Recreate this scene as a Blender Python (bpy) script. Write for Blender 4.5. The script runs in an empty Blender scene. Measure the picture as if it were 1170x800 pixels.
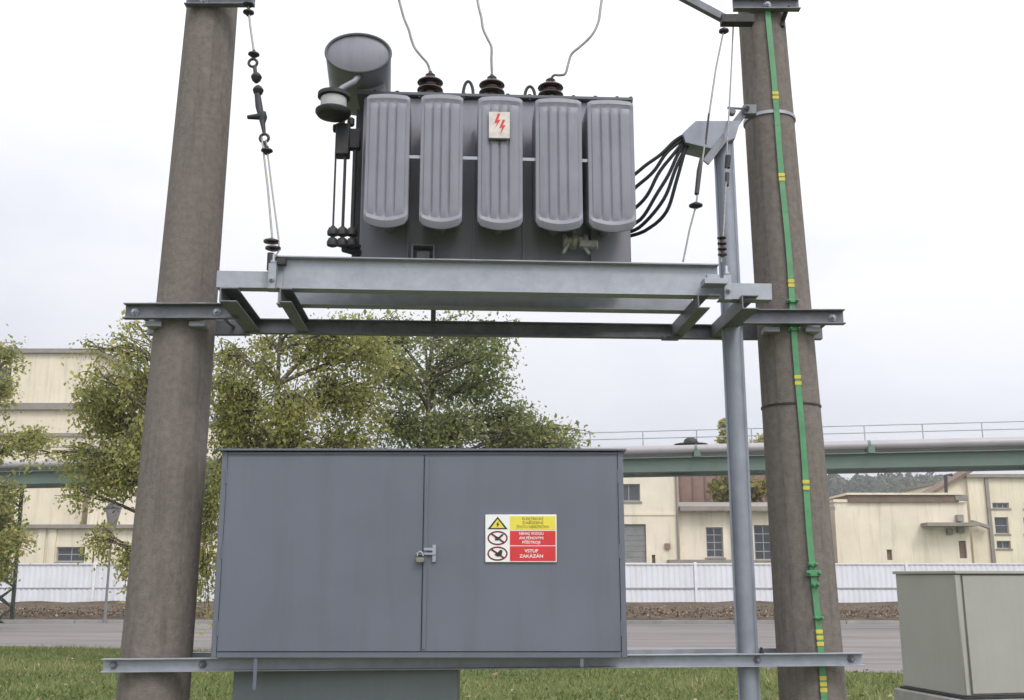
import bpy, bmesh, math, random
import numpy as np
from mathutils import Vector, Matrix

random.seed(7)
rng = np.random.default_rng(7)
R = math.radians
scene = bpy.context.scene
col = scene.collection

# ------------------------------------------------------------------ camera, sky, sun, exposure
EYE = 1.65
FPX = 1200.0                      # focal length in pixels of the 1170 x 800 photograph
PITCH = R(12.2)
cam_d = bpy.data.cameras.new('camera')
cam_d.sensor_width = 36.0
cam_d.lens = 36.0 * FPX / 1170.0
cam_d.clip_start = 0.05
cam_d.clip_end = 5000.0
cam = bpy.data.objects.new('camera', cam_d)
cam.location = (0, 0, EYE)
cam.rotation_euler = (R(90) + PITCH, 0, 0)
col.objects.link(cam)
scene.camera = cam

SUN_EL, SUN_AZ = R(48), R(148)    # azimuth clockwise from +Y : behind the camera, to its right
world = bpy.data.worlds.new('World')
scene.world = world
world.use_nodes = True
wn, wl = world.node_tree.nodes, world.node_tree.links
wn.clear()
wout = wn.new('ShaderNodeOutputWorld')
wbg = wn.new('ShaderNodeBackground')
wbg.inputs['Strength'].default_value = 0.10
sky = wn.new('ShaderNodeTexSky')
sky.sky_type = 'NISHITA'
sky.sun_disc = False
sky.sun_elevation = SUN_EL
sky.sun_rotation = SUN_AZ
sky.dust_density = 3.0
tc = wn.new('ShaderNodeTexCoord')
sep = wn.new('ShaderNodeSeparateXYZ')
wl.new(tc.outputs['Generated'], sep.inputs[0])
ramp = wn.new('ShaderNodeValToRGB')            # overcast: a little dimmer and bluer towards the horizon
ramp.color_ramp.elements[0].position = 0.08
ramp.color_ramp.elements[0].color = (0.80, 0.81, 0.885, 1)
ramp.color_ramp.elements[1].position = 0.46
ramp.color_ramp.elements[1].color = (1.22, 1.22, 1.23, 1)
wl.new(sep.outputs['Z'], ramp.inputs[0])
cmap = wn.new('ShaderNodeMapping')
cmap.inputs['Scale'].default_value = (1.0, 1.0, 2.6)
wl.new(tc.outputs['Generated'], cmap.inputs[0])
cn = wn.new('ShaderNodeTexNoise')
cn.inputs['Scale'].default_value = 1.7
cn.inputs['Detail'].default_value = 5
cn.inputs['Roughness'].default_value = 0.55
wl.new(cmap.outputs[0], cn.inputs['Vector'])
cr = wn.new('ShaderNodeValToRGB')
cr.color_ramp.elements[0].position = 0.34
cr.color_ramp.elements[0].color = (0.80, 0.825, 0.90, 1)
cr.color_ramp.elements[1].position = 0.62
cr.color_ramp.elements[1].color = (1.06, 1.06, 1.06, 1)
wl.new(cn.outputs['Fac'], cr.inputs[0])
cm = wn.new('ShaderNodeMix'); cm.data_type = 'RGBA'; cm.blend_type = 'MULTIPLY'
cm.inputs['Factor'].default_value = 1.0
wl.new(ramp.outputs[0], cm.inputs['A']); wl.new(cr.outputs[0], cm.inputs['B'])
# the overcast is brighter on the sun's side of the sky
sdv = Vector((math.sin(SUN_AZ) * math.cos(SUN_EL), math.cos(SUN_AZ) * math.cos(SUN_EL), math.sin(SUN_EL)))
dt = wn.new('ShaderNodeVectorMath'); dt.operation = 'DOT_PRODUCT'
dt.inputs[1].default_value = sdv
wl.new(tc.outputs['Generated'], dt.inputs[0])
ma = wn.new('ShaderNodeMath'); ma.operation = 'MULTIPLY_ADD'
ma.inputs[1].default_value = 5.0
wl.new(dt.outputs['Value'], ma.inputs[0])
cs = wn.new('ShaderNodeVectorMath'); cs.operation = 'SCALE'
ma.inputs[2].default_value = 11.7
wl.new(ma.outputs[0], cs.inputs['Scale'])
wl.new(cm.outputs['Result'], cs.inputs[0])
mix = wn.new('ShaderNodeMix'); mix.data_type = 'RGBA'
mix.inputs['Factor'].default_value = 0.90      # nine tenths cloud, one tenth clear sky
wl.new(sky.outputs[0], mix.inputs['A']); wl.new(cs.outputs[0], mix.inputs['B'])
wl.new(mix.outputs['Result'], wbg.inputs['Color'])
wl.new(wbg.outputs[0], wout.inputs[0])

sun_d = bpy.data.lights.new('sun', 'SUN')
sun_d.energy = 1.5
sun_d.angle = R(18)
sun_d.color = (1.0, 0.965, 0.91)
sun = bpy.data.objects.new('sun', sun_d)
sd = Vector((math.sin(SUN_AZ) * math.cos(SUN_EL), math.cos(SUN_AZ) * math.cos(SUN_EL), math.sin(SUN_EL)))
sun.rotation_euler = (-sd).to_track_quat('-Z', 'Y').to_euler()
sun.location = (4, -8, 14)
col.objects.link(sun)

vs = scene.view_settings
vs.view_transform = 'Standard'
vs.look = 'None'
vs.exposure = 0.0
vs.gamma = 1.0
vs.use_curve_mapping = False
scene.render.engine = 'CYCLES'
scene.cycles.use_denoising = True
scene.cycles.max_bounces = 6
scene.cycles.volume_bounces = 1
scene.cycles.transparent_max_bounces = 8

# ------------------------------------------------------------------ helpers
CP, SP = math.cos(PITCH), math.sin(PITCH)


def W(px, py, Y):
    """A place in the yard: the point Y metres ahead that is sighted at (px, py) in the photograph."""
    u, v = px - 585.0, 400.0 - py
    dy = FPX * CP - SP * v
    dz = FPX * SP + CP * v
    t = Y / dy
    return Vector((u * t, Y, EYE + dz * t))


def ZZ(py, Y):
    return W(585, py, Y).z


def XX(px, py, Y):
    return W(px, py, Y).x


# the platform and the transformer stand a few degrees askew: right end farther away
YAW = R(3.2)
PIV = Vector((-0.1, 6.2, 0))
CY, SY = math.cos(YAW), math.sin(YAW)


def PR(v):
    """platform coordinates to the yard"""
    dx, dy = v[0] - PIV.x, v[1] - PIV.y
    return Vector((PIV.x + dx * CY - dy * SY, PIV.y + dx * SY + dy * CY, v[2]))


def XR(px, py, Y0):
    a = (px - 585.0) / (FPX * CP - SP * (400.0 - py))
    return PIV.x + (a * (PIV.y + (Y0 - PIV.y) * CY) - PIV.x + (Y0 - PIV.y) * SY) / (CY - a * SY)


def WR(px, py, Y0):
    x = XR(px, py, Y0)
    return Vector((x, Y0, ZZ(py, PR((x, Y0, 0)).y)))


def askew(o):
    o.location = PR(o.location)
    o.rotation_euler = (0, 0, YAW)


def frame(d, up=Vector((0, 0, 1))):
    d = Vector(d).normalized()
    up = Vector(up)
    if abs(d.dot(up)) > 0.98:
        up = Vector((0, 1, 0))
    s = d.cross(up).normalized()
    return s, s.cross(d).normalized(), d


class MB:
    def __init__(self):
        self.v, self.f = [], []

    def add(self, vs_, fs_):
        b = len(self.v)
        self.v += [Vector(p) for p in vs_]
        self.f += [tuple(b + i for i in q) for q in fs_]
        return self

    def box(self, lo, hi):
        x0, y0, z0 = lo
        x1, y1, z1 = hi
        return self.add([(x0, y0, z0), (x1, y0, z0), (x1, y1, z0), (x0, y1, z0),
                         (x0, y0, z1), (x1, y0, z1), (x1, y1, z1), (x0, y1, z1)],
                        [(0, 3, 2, 1), (4, 5, 6, 7), (0, 1, 5, 4), (1, 2, 6, 5), (2, 3, 7, 6), (3, 0, 4, 7)])

    def sweep(self, sec, p0, p1, up=(0, 0, 1)):
        """extrude a section (side, up) from p0 to p1"""
        p0, p1 = Vector(p0), Vector(p1)
        s, u, d = frame(p1 - p0, up)
        n = len(sec)
        vs_ = [p0 + s * a + u * b for a, b in sec] + [p1 + s * a + u * b for a, b in sec]
        fs_ = [(i, (i + 1) % n, n + (i + 1) % n, n + i) for i in range(n)]
        fs_ += [tuple(range(n - 1, -1, -1)), tuple(range(n, 2 * n))]
        return self.add(vs_, fs_)

    def bar(self, p0, p1, w, h, up=(0, 0, 1)):
        return self.sweep([(-w / 2, -h / 2), (w / 2, -h / 2), (w / 2, h / 2), (-w / 2, h / 2)], p0, p1, up)

    def tube(self, pts, r, n=10, caps=True):
        pts = [Vector(p) for p in pts]
        m = len(pts)
        rs = r if isinstance(r, (list, tuple)) else [r] * m
        vs_, fs_ = [], []
        ref = None
        for i, p in enumerate(pts):
            d = (pts[min(i + 1, m - 1)] - pts[max(i - 1, 0)])
            if d.length < 1e-9:
                d = Vector((0, 0, 1))
            d.normalize()
            if ref is None:
                ref = frame(d)[0]
            s = (ref - d * ref.dot(d))
            if s.length < 1e-6:
                s = frame(d)[0]
            s.normalize()
            ref = s
            u = s.cross(d)
            for k in range(n):
                a = 2 * math.pi * k / n
                vs_.append(p + (s * math.cos(a) + u * math.sin(a)) * rs[i])
        for i in range(m - 1):
            for k in range(n):
                fs_.append((i * n + k, i * n + (k + 1) % n, (i + 1) * n + (k + 1) % n, (i + 1) * n + k))
        if caps:
            fs_ += [tuple(range(n - 1, -1, -1)), tuple((m - 1) * n + k for k in range(n))]
        return self.add(vs_, fs_)

    def lathe(self, prof, c, axis=(0, 0, 1), n=24, sx=1.0, sy=1.0):
        c = Vector(c)
        d = Vector(axis).normalized()
        if abs(d.z) > 0.98:
            s, u = Vector((1, 0, 0)), Vector((0, 1, 0))
        else:
            s, u, _ = frame(d)
        vs_, fs_ = [], []
        m = len(prof)
        for r, z in prof:
            for k in range(n):
                a = 2 * math.pi * k / n
                vs_.append(c + d * z + s * (math.cos(a) * r * sx) + u * (math.sin(a) * r * sy))
        for i in range(m - 1):
            for k in range(n):
                fs_.append((i * n + k, i * n + (k + 1) % n, (i + 1) * n + (k + 1) % n, (i + 1) * n + k))
        if prof[0][0] > 1e-6:
            fs_.append(tuple(range(n - 1, -1, -1)))
        if prof[-1][0] > 1e-6:
            fs_.append(tuple((m - 1) * n + k for k in range(n)))
        return self.add(vs_, fs_)

    def build(self, name, mat, parent=None, bevel=0.0, smooth=40, label=None):
        off = root_loc(parent) if parent else None
        if off is None:
            xs = [p.x for p in self.v]; ys = [p.y for p in self.v]; zs = [p.z for p in self.v]
            off = Vector(((min(xs) + max(xs)) / 2, (min(ys) + max(ys)) / 2, min(zs)))
        me = bpy.data.meshes.new(name)
        me.from_pydata([tuple(p - off) for p in self.v], [], self.f)
        bm = bmesh.new()
        bm.from_mesh(me)
        bmesh.ops.recalc_face_normals(bm, faces=bm.faces)
        if bevel > 0:
            es = [e for e in bm.edges if len(e.link_faces) == 2 and e.calc_face_angle(0) > R(50)]
            bmesh.ops.bevel(bm, geom=es, offset=bevel, segments=1, affect='EDGES', clamp_overlap=True)
        bm.to_mesh(me)
        bm.free()
        me.polygons.foreach_set('use_smooth', [True] * len(me.polygons))
        me.set_sharp_from_angle(angle=R(smooth))
        me.materials.append(mat)
        o = bpy.data.objects.new(name, me)
        col.objects.link(o)
        if parent:
            o.parent = parent
        else:
            o.location = off
        if label:
            o['label'] = label
        return o


def root_loc(o):
    while o.parent:
        o = o.parent
    return Vector(o.location)


def tag(o, label, cat, group=None):
    o['label'] = label
    o['category'] = cat
    if group:
        o['group'] = group
    return o


def thing(name, loc, label, cat, group=None):
    o = bpy.data.objects.new(name, None)
    o.empty_display_size = 0.1
    o.location = loc
    col.objects.link(o)
    return tag(o, label, cat, group)


def structure(o):
    o['kind'] = 'structure'
    return o


def stuff(o):
    o['kind'] = 'stuff'
    return o


def np_mesh(name, verts, faces, mat, parent=None, attr=None, off=None):
    """large mesh of equal-sided faces; attr = one float for each vertex (variation)"""
    verts = np.asarray(verts, dtype=np.float32)
    faces = np.asarray(faces, dtype=np.int32)
    o_off = np.array(root_loc(parent) if parent else (off if off is not None else (0, 0, 0)), dtype=np.float32)
    verts = verts - o_off
    k = faces.shape[1]
    me = bpy.data.meshes.new(name)
    me.vertices.add(len(verts)); me.vertices.foreach_set('co', verts.ravel())
    me.loops.add(faces.size); me.loops.foreach_set('vertex_index', faces.ravel())
    me.polygons.add(len(faces))
    me.polygons.foreach_set('loop_start', np.arange(0, faces.size, k, dtype=np.int32))
    if attr is not None:
        a = me.attributes.new('vary', 'FLOAT', 'POINT')
        a.data.foreach_set('value', np.asarray(attr, dtype=np.float32))
    me.update(calc_edges=True)
    me.validate()
    me.materials.append(mat)
    o = bpy.data.objects.new(name, me)
    col.objects.link(o)
    if parent:
        o.parent = parent
    elif off is not None:
        o.location = off
    return o


# ------------------------------------------------------------------ materials
MATS = {}


def material(name, c, rough=0.7, metal=0.0, var=0.12, scale=3.0, bump=0.0, bscale=60.0, dirt=None, dirt_amt=0.3,
             streak=False, spec=0.5, stretch=(1, 1, 1), dscale=None):
    if name in MATS:
        return MATS[name]
    m = bpy.data.materials.new(name)
    m.use_nodes = True
    n, l = m.node_tree.nodes, m.node_tree.links
    bs = n['Principled BSDF']
    bs.inputs['Roughness'].default_value = rough
    bs.inputs['Metallic'].default_value = metal
    bs.inputs['Specular IOR Level'].default_value = spec
    t = n.new('ShaderNodeTexCoord')
    mp = n.new('ShaderNodeMapping')
    mp.inputs['Scale'].default_value = stretch
    l.new(t.outputs['Object'], mp.inputs[0])
    nz = n.new('ShaderNodeTexNoise')
    nz.inputs['Scale'].default_value = scale
    nz.inputs['Detail'].default_value = 7
    nz.inputs['Roughness'].default_value = 0.6
    l.new(mp.outputs[0], nz.inputs['Vector'])
    rp = n.new('ShaderNodeValToRGB')
    rp.color_ramp.elements[0].position = 0.32
    rp.color_ramp.elements[1].position = 0.68
    rp.color_ramp.elements[0].color = (*[x * (1 - var) for x in c], 1)
    rp.color_ramp.elements[1].color = (*[min(1, x * (1 + var)) for x in c], 1)
    l.new(nz.outputs['Fac'], rp.inputs[0])
    out = rp.outputs[0]
    if dirt:
        d = n.new('ShaderNodeTexNoise')
        d.inputs['Scale'].default_value = dscale or scale * 0.8
        d.inputs['Detail'].default_value = 9
        d.inputs['Roughness'].default_value = 0.7
        mp2 = n.new('ShaderNodeMapping')
        mp2.inputs['Location'].default_value = (3.1, 7.7, 1.3)
        mp2.inputs['Scale'].default_value = (6, 6, 0.5) if streak else (1.7, 1.7, 1.7)
        l.new(t.outputs['Object'], mp2.inputs[0])
        l.new(mp2.outputs[0], d.inputs['Vector'])
        r2 = n.new('ShaderNodeValToRGB')
        r2.color_ramp.elements[0].position = 0.50
        r2.color_ramp.elements[0].color = (0, 0, 0, 1)
        r2.color_ramp.elements[1].position = 0.75
        r2.color_ramp.elements[1].color = (dirt_amt, dirt_amt, dirt_amt, 1)
        l.new(d.outputs['Fac'], r2.inputs[0])
        mx = n.new('ShaderNodeMix'); mx.data_type = 'RGBA'
        l.new(r2.outputs[0], mx.inputs['Factor'])
        l.new(out, mx.inputs['A'])
        mx.inputs['B'].default_value = (*dirt, 1)
        out = mx.outputs['Result']
    l.new(out, bs.inputs['Base Color'])
    if bump > 0:
        b = n.new('ShaderNodeTexNoise')
        b.inputs['Scale'].default_value = bscale
        b.inputs['Detail'].default_value = 4
        l.new(mp.outputs[0], b.inputs['Vector'])
        bp = n.new('ShaderNodeBump')
        bp.inputs['Strength'].default_value = bump
        bp.inputs['Distance'].default_value = 0.02
        l.new(b.outputs['Fac'], bp.inputs['Height'])
        l.new(bp.outputs[0], bs.inputs['Normal'])
    # uneven gloss
    rr = n.new('ShaderNodeMapRange')
    rr.inputs['To Min'].default_value = max(0.03, rough - 0.12)
    rr.inputs['To Max'].default_value = min(1.0, rough + 0.12)
    l.new(nz.outputs['Fac'], rr.inputs['Value'])
    l.new(rr.outputs[0], bs.inputs['Roughness'])
    MATS[name] = m
    return m


def leaf_material(name, stops, trans=0.35):
    m = bpy.data.materials.new(name)
    m.use_nodes = True
    n, l = m.node_tree.nodes, m.node_tree.links
    n.clear()
    out = n.new('ShaderNodeOutputMaterial')
    at = n.new('ShaderNodeAttribute'); at.attribute_name = 'vary'
    rp = n.new('ShaderNodeValToRGB')
    els = rp.color_ramp.elements
    while len(els) < len(stops):
        els.new(0.5)
    for e, (p, c) in zip(els, stops):
        e.position = p
        e.color = (*c, 1)
    l.new(at.outputs['Fac'], rp.inputs[0])
    df = n.new('ShaderNodeBsdfPrincipled')
    df.inputs['Roughness'].default_value = 0.6
    df.inputs['Specular IOR Level'].default_value = 0.25
    tr = n.new('ShaderNodeBsdfTranslucent')
    l.new(rp.outputs[0], df.inputs['Base Color'])
    l.new(rp.outputs[0], tr.inputs['Color'])
    mx = n.new('ShaderNodeMixShader')
    mx.inputs[0].default_value = trans
    l.new(df.outputs[0], mx.inputs[1]); l.new(tr.outputs[0], mx.inputs[2])
    l.new(mx.outputs[0], out.inputs[0])
    return m


M_concrete = material('pole_concrete', (0.178, 0.154, 0.140), 0.92, 0, 0.17, 28.0, 0.28, 110, (0.085, 0.078, 0.072), 0.75, True, 0.2, dscale=2.4)
M_galv = material('galvanised_steel', (0.33, 0.345, 0.39), 0.5, 0.3, 0.11, 11, 0.05, 40, (0.22, 0.22, 0.23), 0.3)
M_galv_dark = material('weathered_steel', (0.165, 0.17, 0.195), 0.55, 0.3, 0.24, 9, 0.05, 40, (0.10, 0.085, 0.075), 0.6)
M_tpaint = material('transformer_paint', (0.205, 0.207, 0.248), 0.45, 0, 0.08, 5, 0.03, 25, (0.13, 0.125, 0.125), 0.5, True)
M_tpaint2 = material('tank_paint', (0.215, 0.213, 0.25), 0.5, 0, 0.08, 2.5, 0.03, 25, (0.15, 0.145, 0.14), 0.4, True)
M_cab = material('cabinet_paint', (0.128, 0.138, 0.175), 0.42, 0, 0.07, 1.6, 0.04, 7, (0.10, 0.107, 0.13), 0.5, True)
M_cabdark = material('cabinet_gap', (0.06, 0.065, 0.075), 0.7, 0, 0.1, 5)
M_duct = material('duct_paint', (0.15, 0.17, 0.18), 0.5, 0, 0.1, 2, 0.02, 20, (0.10, 0.11, 0.11), 0.4, True)
M_black = material('black_rubber', (0.012, 0.012, 0.014), 0.6, 0, 0.2, 8, spec=0.2)
M_conduit = material('conduit_zinc', (0.245, 0.262, 0.31), 0.5, 0.3, 0.14, 5, 0.04, 40, (0.16, 0.17, 0.19), 0.4, True)
M_valve = material('valve_casting', (0.46, 0.44, 0.43), 0.55, 0.2, 0.2, 14, 0.1, 60, (0.2, 0.18, 0.17), 0.4)
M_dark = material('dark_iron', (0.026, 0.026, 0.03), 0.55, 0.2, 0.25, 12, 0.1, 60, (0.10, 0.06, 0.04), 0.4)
M_lid = material('lid_paint', (0.09, 0.10, 0.108), 0.55, 0, 0.15, 5)
M_porc = material('brown_porcelain', (0.045, 0.020, 0.018), 0.2, 0, 0.2, 6)
M_white = material('white_enamel', (0.78, 0.78, 0.76), 0.35, 0, 0.04, 6)
M_plate = material('worn_plate', (0.60, 0.56, 0.52), 0.5, 0, 0.15, 20, 0.03, 40, (0.40, 0.33, 0.28), 0.5, dscale=14)
M_glassjar = material('breather_glass', (0.44, 0.45, 0.45), 0.12, 0, 0.1, 6)
M_wire = material('conductor_metal', (0.27, 0.26, 0.25), 0.5, 0.4, 0.2, 30)
M_green = material('green_paint', (0.08, 0.26, 0.12), 0.5, 0, 0.2, 4, 0.04, 40, (0.22, 0.28, 0.21), 0.5)
M_yellow = material('yellow_paint', (0.55, 0.46, 0.06), 0.5, 0, 0.12, 20)
M_red = material('sign_red', (0.60, 0.03, 0.035), 0.4, 0, 0.06, 10)
M_syellow = material('sign_yellow', (0.72, 0.62, 0.07), 0.4, 0, 0.06, 10)
M_sblack = material('sign_black', (0.02, 0.018, 0.016), 0.5, 0, 0.1, 10)
M_solive = material('sign_olive', (0.26, 0.20, 0.02), 0.5, 0, 0.1, 10)
M_brass = material('padlock_brass', (0.22, 0.215, 0.17), 0.45, 0.5, 0.15, 20)
M_boxgrey = material('polyester_grey', (0.35, 0.345, 0.315), 0.6, 0, 0.04, 2, 0.03, 90, (0.29, 0.285, 0.26), 0.4, True, 0.3)
M_plinth = material('plinth_concrete', (0.28, 0.27, 0.25), 0.9, 0, 0.15, 5, 0.2, 60)
M_cream = material('cream_render', (0.72, 0.645, 0.525), 0.9, 0, 0.08, 0.5, 0.1, 6, (0.40, 0.35, 0.28), 0.6, True, 0.2)
M_cream2 = material('pale_render', (0.70, 0.63, 0.495), 0.9, 0, 0.08, 0.5, 0.1, 6, (0.42, 0.37, 0.30), 0.6, True, 0.2)
M_trim = material('grey_trim', (0.25, 0.225, 0.20), 0.8, 0, 0.15, 1.5)
M_roofbrown = material('brown_roofing', (0.17, 0.12, 0.09), 0.85, 0, 0.2, 1.2)
M_brickbrown = material('brown_cladding', (0.24, 0.15, 0.125), 0.85, 0, 0.15, 1.5, 0.1, 8)
M_window = material('window_glass', (0.05, 0.055, 0.065), 0.12, 0, 0.2, 1.5)
M_winframe = material('window_frame', (0.30, 0.29, 0.30), 0.6, 0, 0.1, 3)
M_shutter = material('steel_shutter', (0.20, 0.20, 0.20), 0.6, 0, 0.12, 2)
M_fence = material('fence_sheet', (0.70, 0.71, 0.76), 0.5, 0, 0.05, 0.6, 0.0, 1, (0.50, 0.48, 0.46), 0.35, True)
M_fpost = material('fence_post', (0.74, 0.74, 0.76), 0.5, 0, 0.06, 2)
M_frail = material('fence_rail', (0.28, 0.28, 0.30), 0.6, 0, 0.1, 2)
M_girder = material('girder_green', (0.12, 0.172, 0.142), 0.6, 0, 0.14, 0.8, 0.0, 1, (0.14, 0.12, 0.09), 0.45, True)
M_pipe = material('pipe_cladding', (0.36, 0.34, 0.35), 0.45, 0.2, 0.12, 0.7, 0.0, 1, (0.28, 0.25, 0.23), 0.4)
M_rail = material('handrail_steel', (0.36, 0.37, 0.38), 0.55, 0.2, 0.15, 2)
M_truss = material('truss_green', (0.022, 0.036, 0.027), 0.6, 0, 0.2, 2)
M_bark = material('bark', (0.085, 0.068, 0.055), 0.95, 0, 0.3, 3, 0.5, 30)
M_forest = None

# ------------------------------------------------------------------ ground, road, verge
def noise_ground(name, stops, scale, bump, bscale, rough=0.95, detail=10, stretch=(1, 1, 1)):
    m = bpy.data.materials.new(name)
    m.use_nodes = True
    n, l = m.node_tree.nodes, m.node_tree.links
    bs = n['Principled BSDF']
    bs.inputs['Roughness'].default_value = rough
    bs.inputs['Specular IOR Level'].default_value = 0.2
    t = n.new('ShaderNodeTexCoord')
    mp = n.new('ShaderNodeMapping'); mp.inputs['Scale'].default_value = stretch
    l.new(t.outputs['Object'], mp.inputs[0])
    a = n.new('ShaderNodeTexNoise'); a.inputs['Scale'].default_value = scale; a.inputs['Detail'].default_value = detail
    a.inputs['Roughness'].default_value = 0.68
    l.new(mp.outputs[0], a.inputs['Vector'])
    rp = n.new('ShaderNodeValToRGB')
    els = rp.color_ramp.elements
    while len(els) < len(stops):
        els.new(0.5)
    for e, (p, c) in zip(els, stops):
        e.position = p; e.color = (*c, 1)
    l.new(a.outputs['Fac'], rp.inputs[0])
    l.new(rp.outputs[0], bs.inputs['Base Color'])
    b = n.new('ShaderNodeTexNoise'); b.inputs['Scale'].default_value = bscale; b.inputs['Detail'].default_value = 6
    l.new(mp.outputs[0], b.inputs['Vector'])
    bp = n.new('ShaderNodeBump'); bp.inputs['Strength'].default_value = bump; bp.inputs['Distance'].default_value = 0.05
    l.new(b.outputs['Fac'], bp.inputs['Height']); l.new(bp.outputs[0], bs.inputs['Normal'])
    return m


M_grass = noise_ground('lawn', [(0.25, (0.075, 0.092, 0.03)), (0.5, (0.12, 0.145, 0.048)), (0.75, (0.18, 0.185, 0.075))], 0.9, 0.8, 25)
M_road = noise_ground('asphalt_road', [(0.3, (0.13, 0.115, 0.112)), (0.48, (0.215, 0.195, 0.19)), (0.7, (0.275, 0.25, 0.245))], 0.55, 0.3, 60, 0.85, 10, (0.25, 2.2, 1))
M_verge = noise_ground('leafy_soil', [(0.3, (0.05, 0.038, 0.028)), (0.5, (0.10, 0.075, 0.052)), (0.72, (0.18, 0.14, 0.10))], 1.4, 0.9, 12)
M_kerb = material('kerb_stone', (0.30, 0.29, 0.28), 0.9, 0, 0.15, 1.5, 0.1, 20)

g = MB()
g.add([(-900, -60, 0), (900, -60, 0), (900, 1500, 0), (-900, 1500, 0)], [(0, 1, 2, 3)])
structure(g.build('ground', M_grass))


def road_near(x):               # near edge of the road; it comes closer towards the right
    return 21.9 - 0.376 * max(-40.0, min(x, 14.0))


def road_far(x):
    return 39.6 - 0.03 * x


rd = MB()
xs = [-80 + i * 4 for i in range(41)]
vsr = [(x, road_near(x) + 0.14 * math.sin(x * 1.3) + 0.1 * math.sin(x * 2.9), 0.004) for x in xs] + [(x, road_far(x), 0.004) for x in xs]
rd.add(vsr, [(i, i + 1, 41 + i + 1, 41 + i) for i in range(40)])
structure(rd.build('road', M_road))
vg = MB()
nx, ny = 80, 14
vv, ff = [], []
for j in range(ny + 1):
    for i in range(nx + 1):
        x = -80 + i * 2
        y0, y1 = road_far(x) - 0.3, 56.5
        y = y0 + (y1 - y0) * j / ny
        bumpz = 0.0 if j in (0, ny) else 0.10 + 0.16 * abs(math.sin(x * 0.37 + j)) * random.random() + 0.02 * j
        vv.append((x, y, 0.010 + bumpz))
for j in range(ny):
    for i in range(nx):
        a = j * (nx + 1) + i
        ff.append((a, a + 1, a + nx + 2, a + nx + 1))
vg.add(vv, ff)
structure(vg.build('verge', M_verge))
kb = MB()
for i in range(40):
    x0, x1 = xs[i], xs[i + 1] - 0.03
    kb.sweep([(-0.08, 0), (0.08, 0), (0.08, 0.115), (-0.08, 0.12)], (x0, road_far(x0) - 0.32, 0.0), (x1, road_far(x1) - 0.32, 0.0))
structure(kb.build('kerb', M_kerb))

# grass blades (lawn between the poles and the road)
M_blade = leaf_material('grass_blade', [(0.0, (0.085, 0.12, 0.035)), (0.35, (0.16, 0.20, 0.065)), (0.7, (0.27, 0.29, 0.11)), (1.0, (0.42, 0.38, 0.20))], 0.35)


def grass(n, x0, x1, y0, y1, hmin, hmax, wd, name, label):
    x = rng.uniform(x0, x1, n); y = rng.uniform(y0, y1, n)
    keep = y < (21.7 - 0.376 * x + 0.25 * np.sin(x * 1.7))
    x, y = x[keep], y[keep]
    n = len(x)
    patch = 0.5 + 0.28 * np.sin(x * 0.8 + 1.7 * np.sin(y * 0.6)) * np.sin(y * 1.1 + 0.9 * np.sin(x * 0.5)) + 0.22 * np.sin(x * 2.3 + 2 * np.sin(y * 1.9)) * np.sin(y * 3.1 + 1.6 * np.sin(x * 1.4))
    h = rng.uniform(hmin, hmax, n) * (0.6 + 0.6 * patch)
    a = rng.uniform(0, 2 * np.pi, n)
    dx, dy = np.cos(a) * wd, np.sin(a) * wd
    lean = rng.normal(0, 0.55, (n, 2)) * h[:, None]
    v = np.zeros((n, 3, 3))
    v[:, 0] = np.stack([x - dx, y - dy, np.zeros(n)], 1)
    v[:, 1] = np.stack([x + dx, y + dy, np.zeros(n)], 1)
    v[:, 2] = np.stack([x + lean[:, 0], y + lean[:, 1], h], 1)
    at = np.repeat(np.clip(0.05 + 0.75 * patch + rng.normal(0, 0.17, n), 0, 1), 3)
    o = np_mesh(name, v.reshape(-1, 3), np.arange(3 * n).reshape(-1, 3), M_blade, attr=at)
    stuff(o)
    o['label'] = label
    o['category'] = 'grass'


grass(110000, -16, 16, 12.5, 29, 0.05, 0.13, 0.012, 'grass', 'short green lawn grass between the poles and the road')
grass(45000, -7, 7, 3.5, 12.5, 0.05, 0.12, 0.006, 'grass', 'short lawn grass round the feet of the two concrete poles')

# fallen leaves on the verge
M_litter = leaf_material('dead_leaf', [(0.0, (0.07, 0.045, 0.028)), (0.5, (0.15, 0.10, 0.06)), (0.85, (0.26, 0.19, 0.12)), (1.0, (0.42, 0.38, 0.30))], 0.1)
n = 32000
x = rng.uniform(-45, 45, n); y = rng.uniform(0, 1, n) ** 1.2 * 13 + 40.4 - 0.03 * x
c = np.stack([x, y, 0.18 + rng.uniform(0, 0.16, n)], 1)
u = rng.normal(0, 1, (n, 3)); u /= np.linalg.norm(u, axis=1)[:, None]
w = rng.normal(0, 1, (n, 3)); w -= u * (u * w).sum(1)[:, None]; w /= np.linalg.norm(w, axis=1)[:, None]
s = rng.uniform(0.03, 0.075, n)[:, None]
v = np.stack([c - u * s, c - w * s * .6, c + u * s, c + w * s * .6], 1)
o = np_mesh('leaf_litter', v.reshape(-1, 3), np.arange(4 * n).reshape(-1, 4), M_litter, attr=np.repeat(rng.uniform(0, 1, n), 4))
stuff(o)
o['label'] = 'brown fallen leaves lying along the foot of the white fence'
o['category'] = 'leaves'

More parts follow.
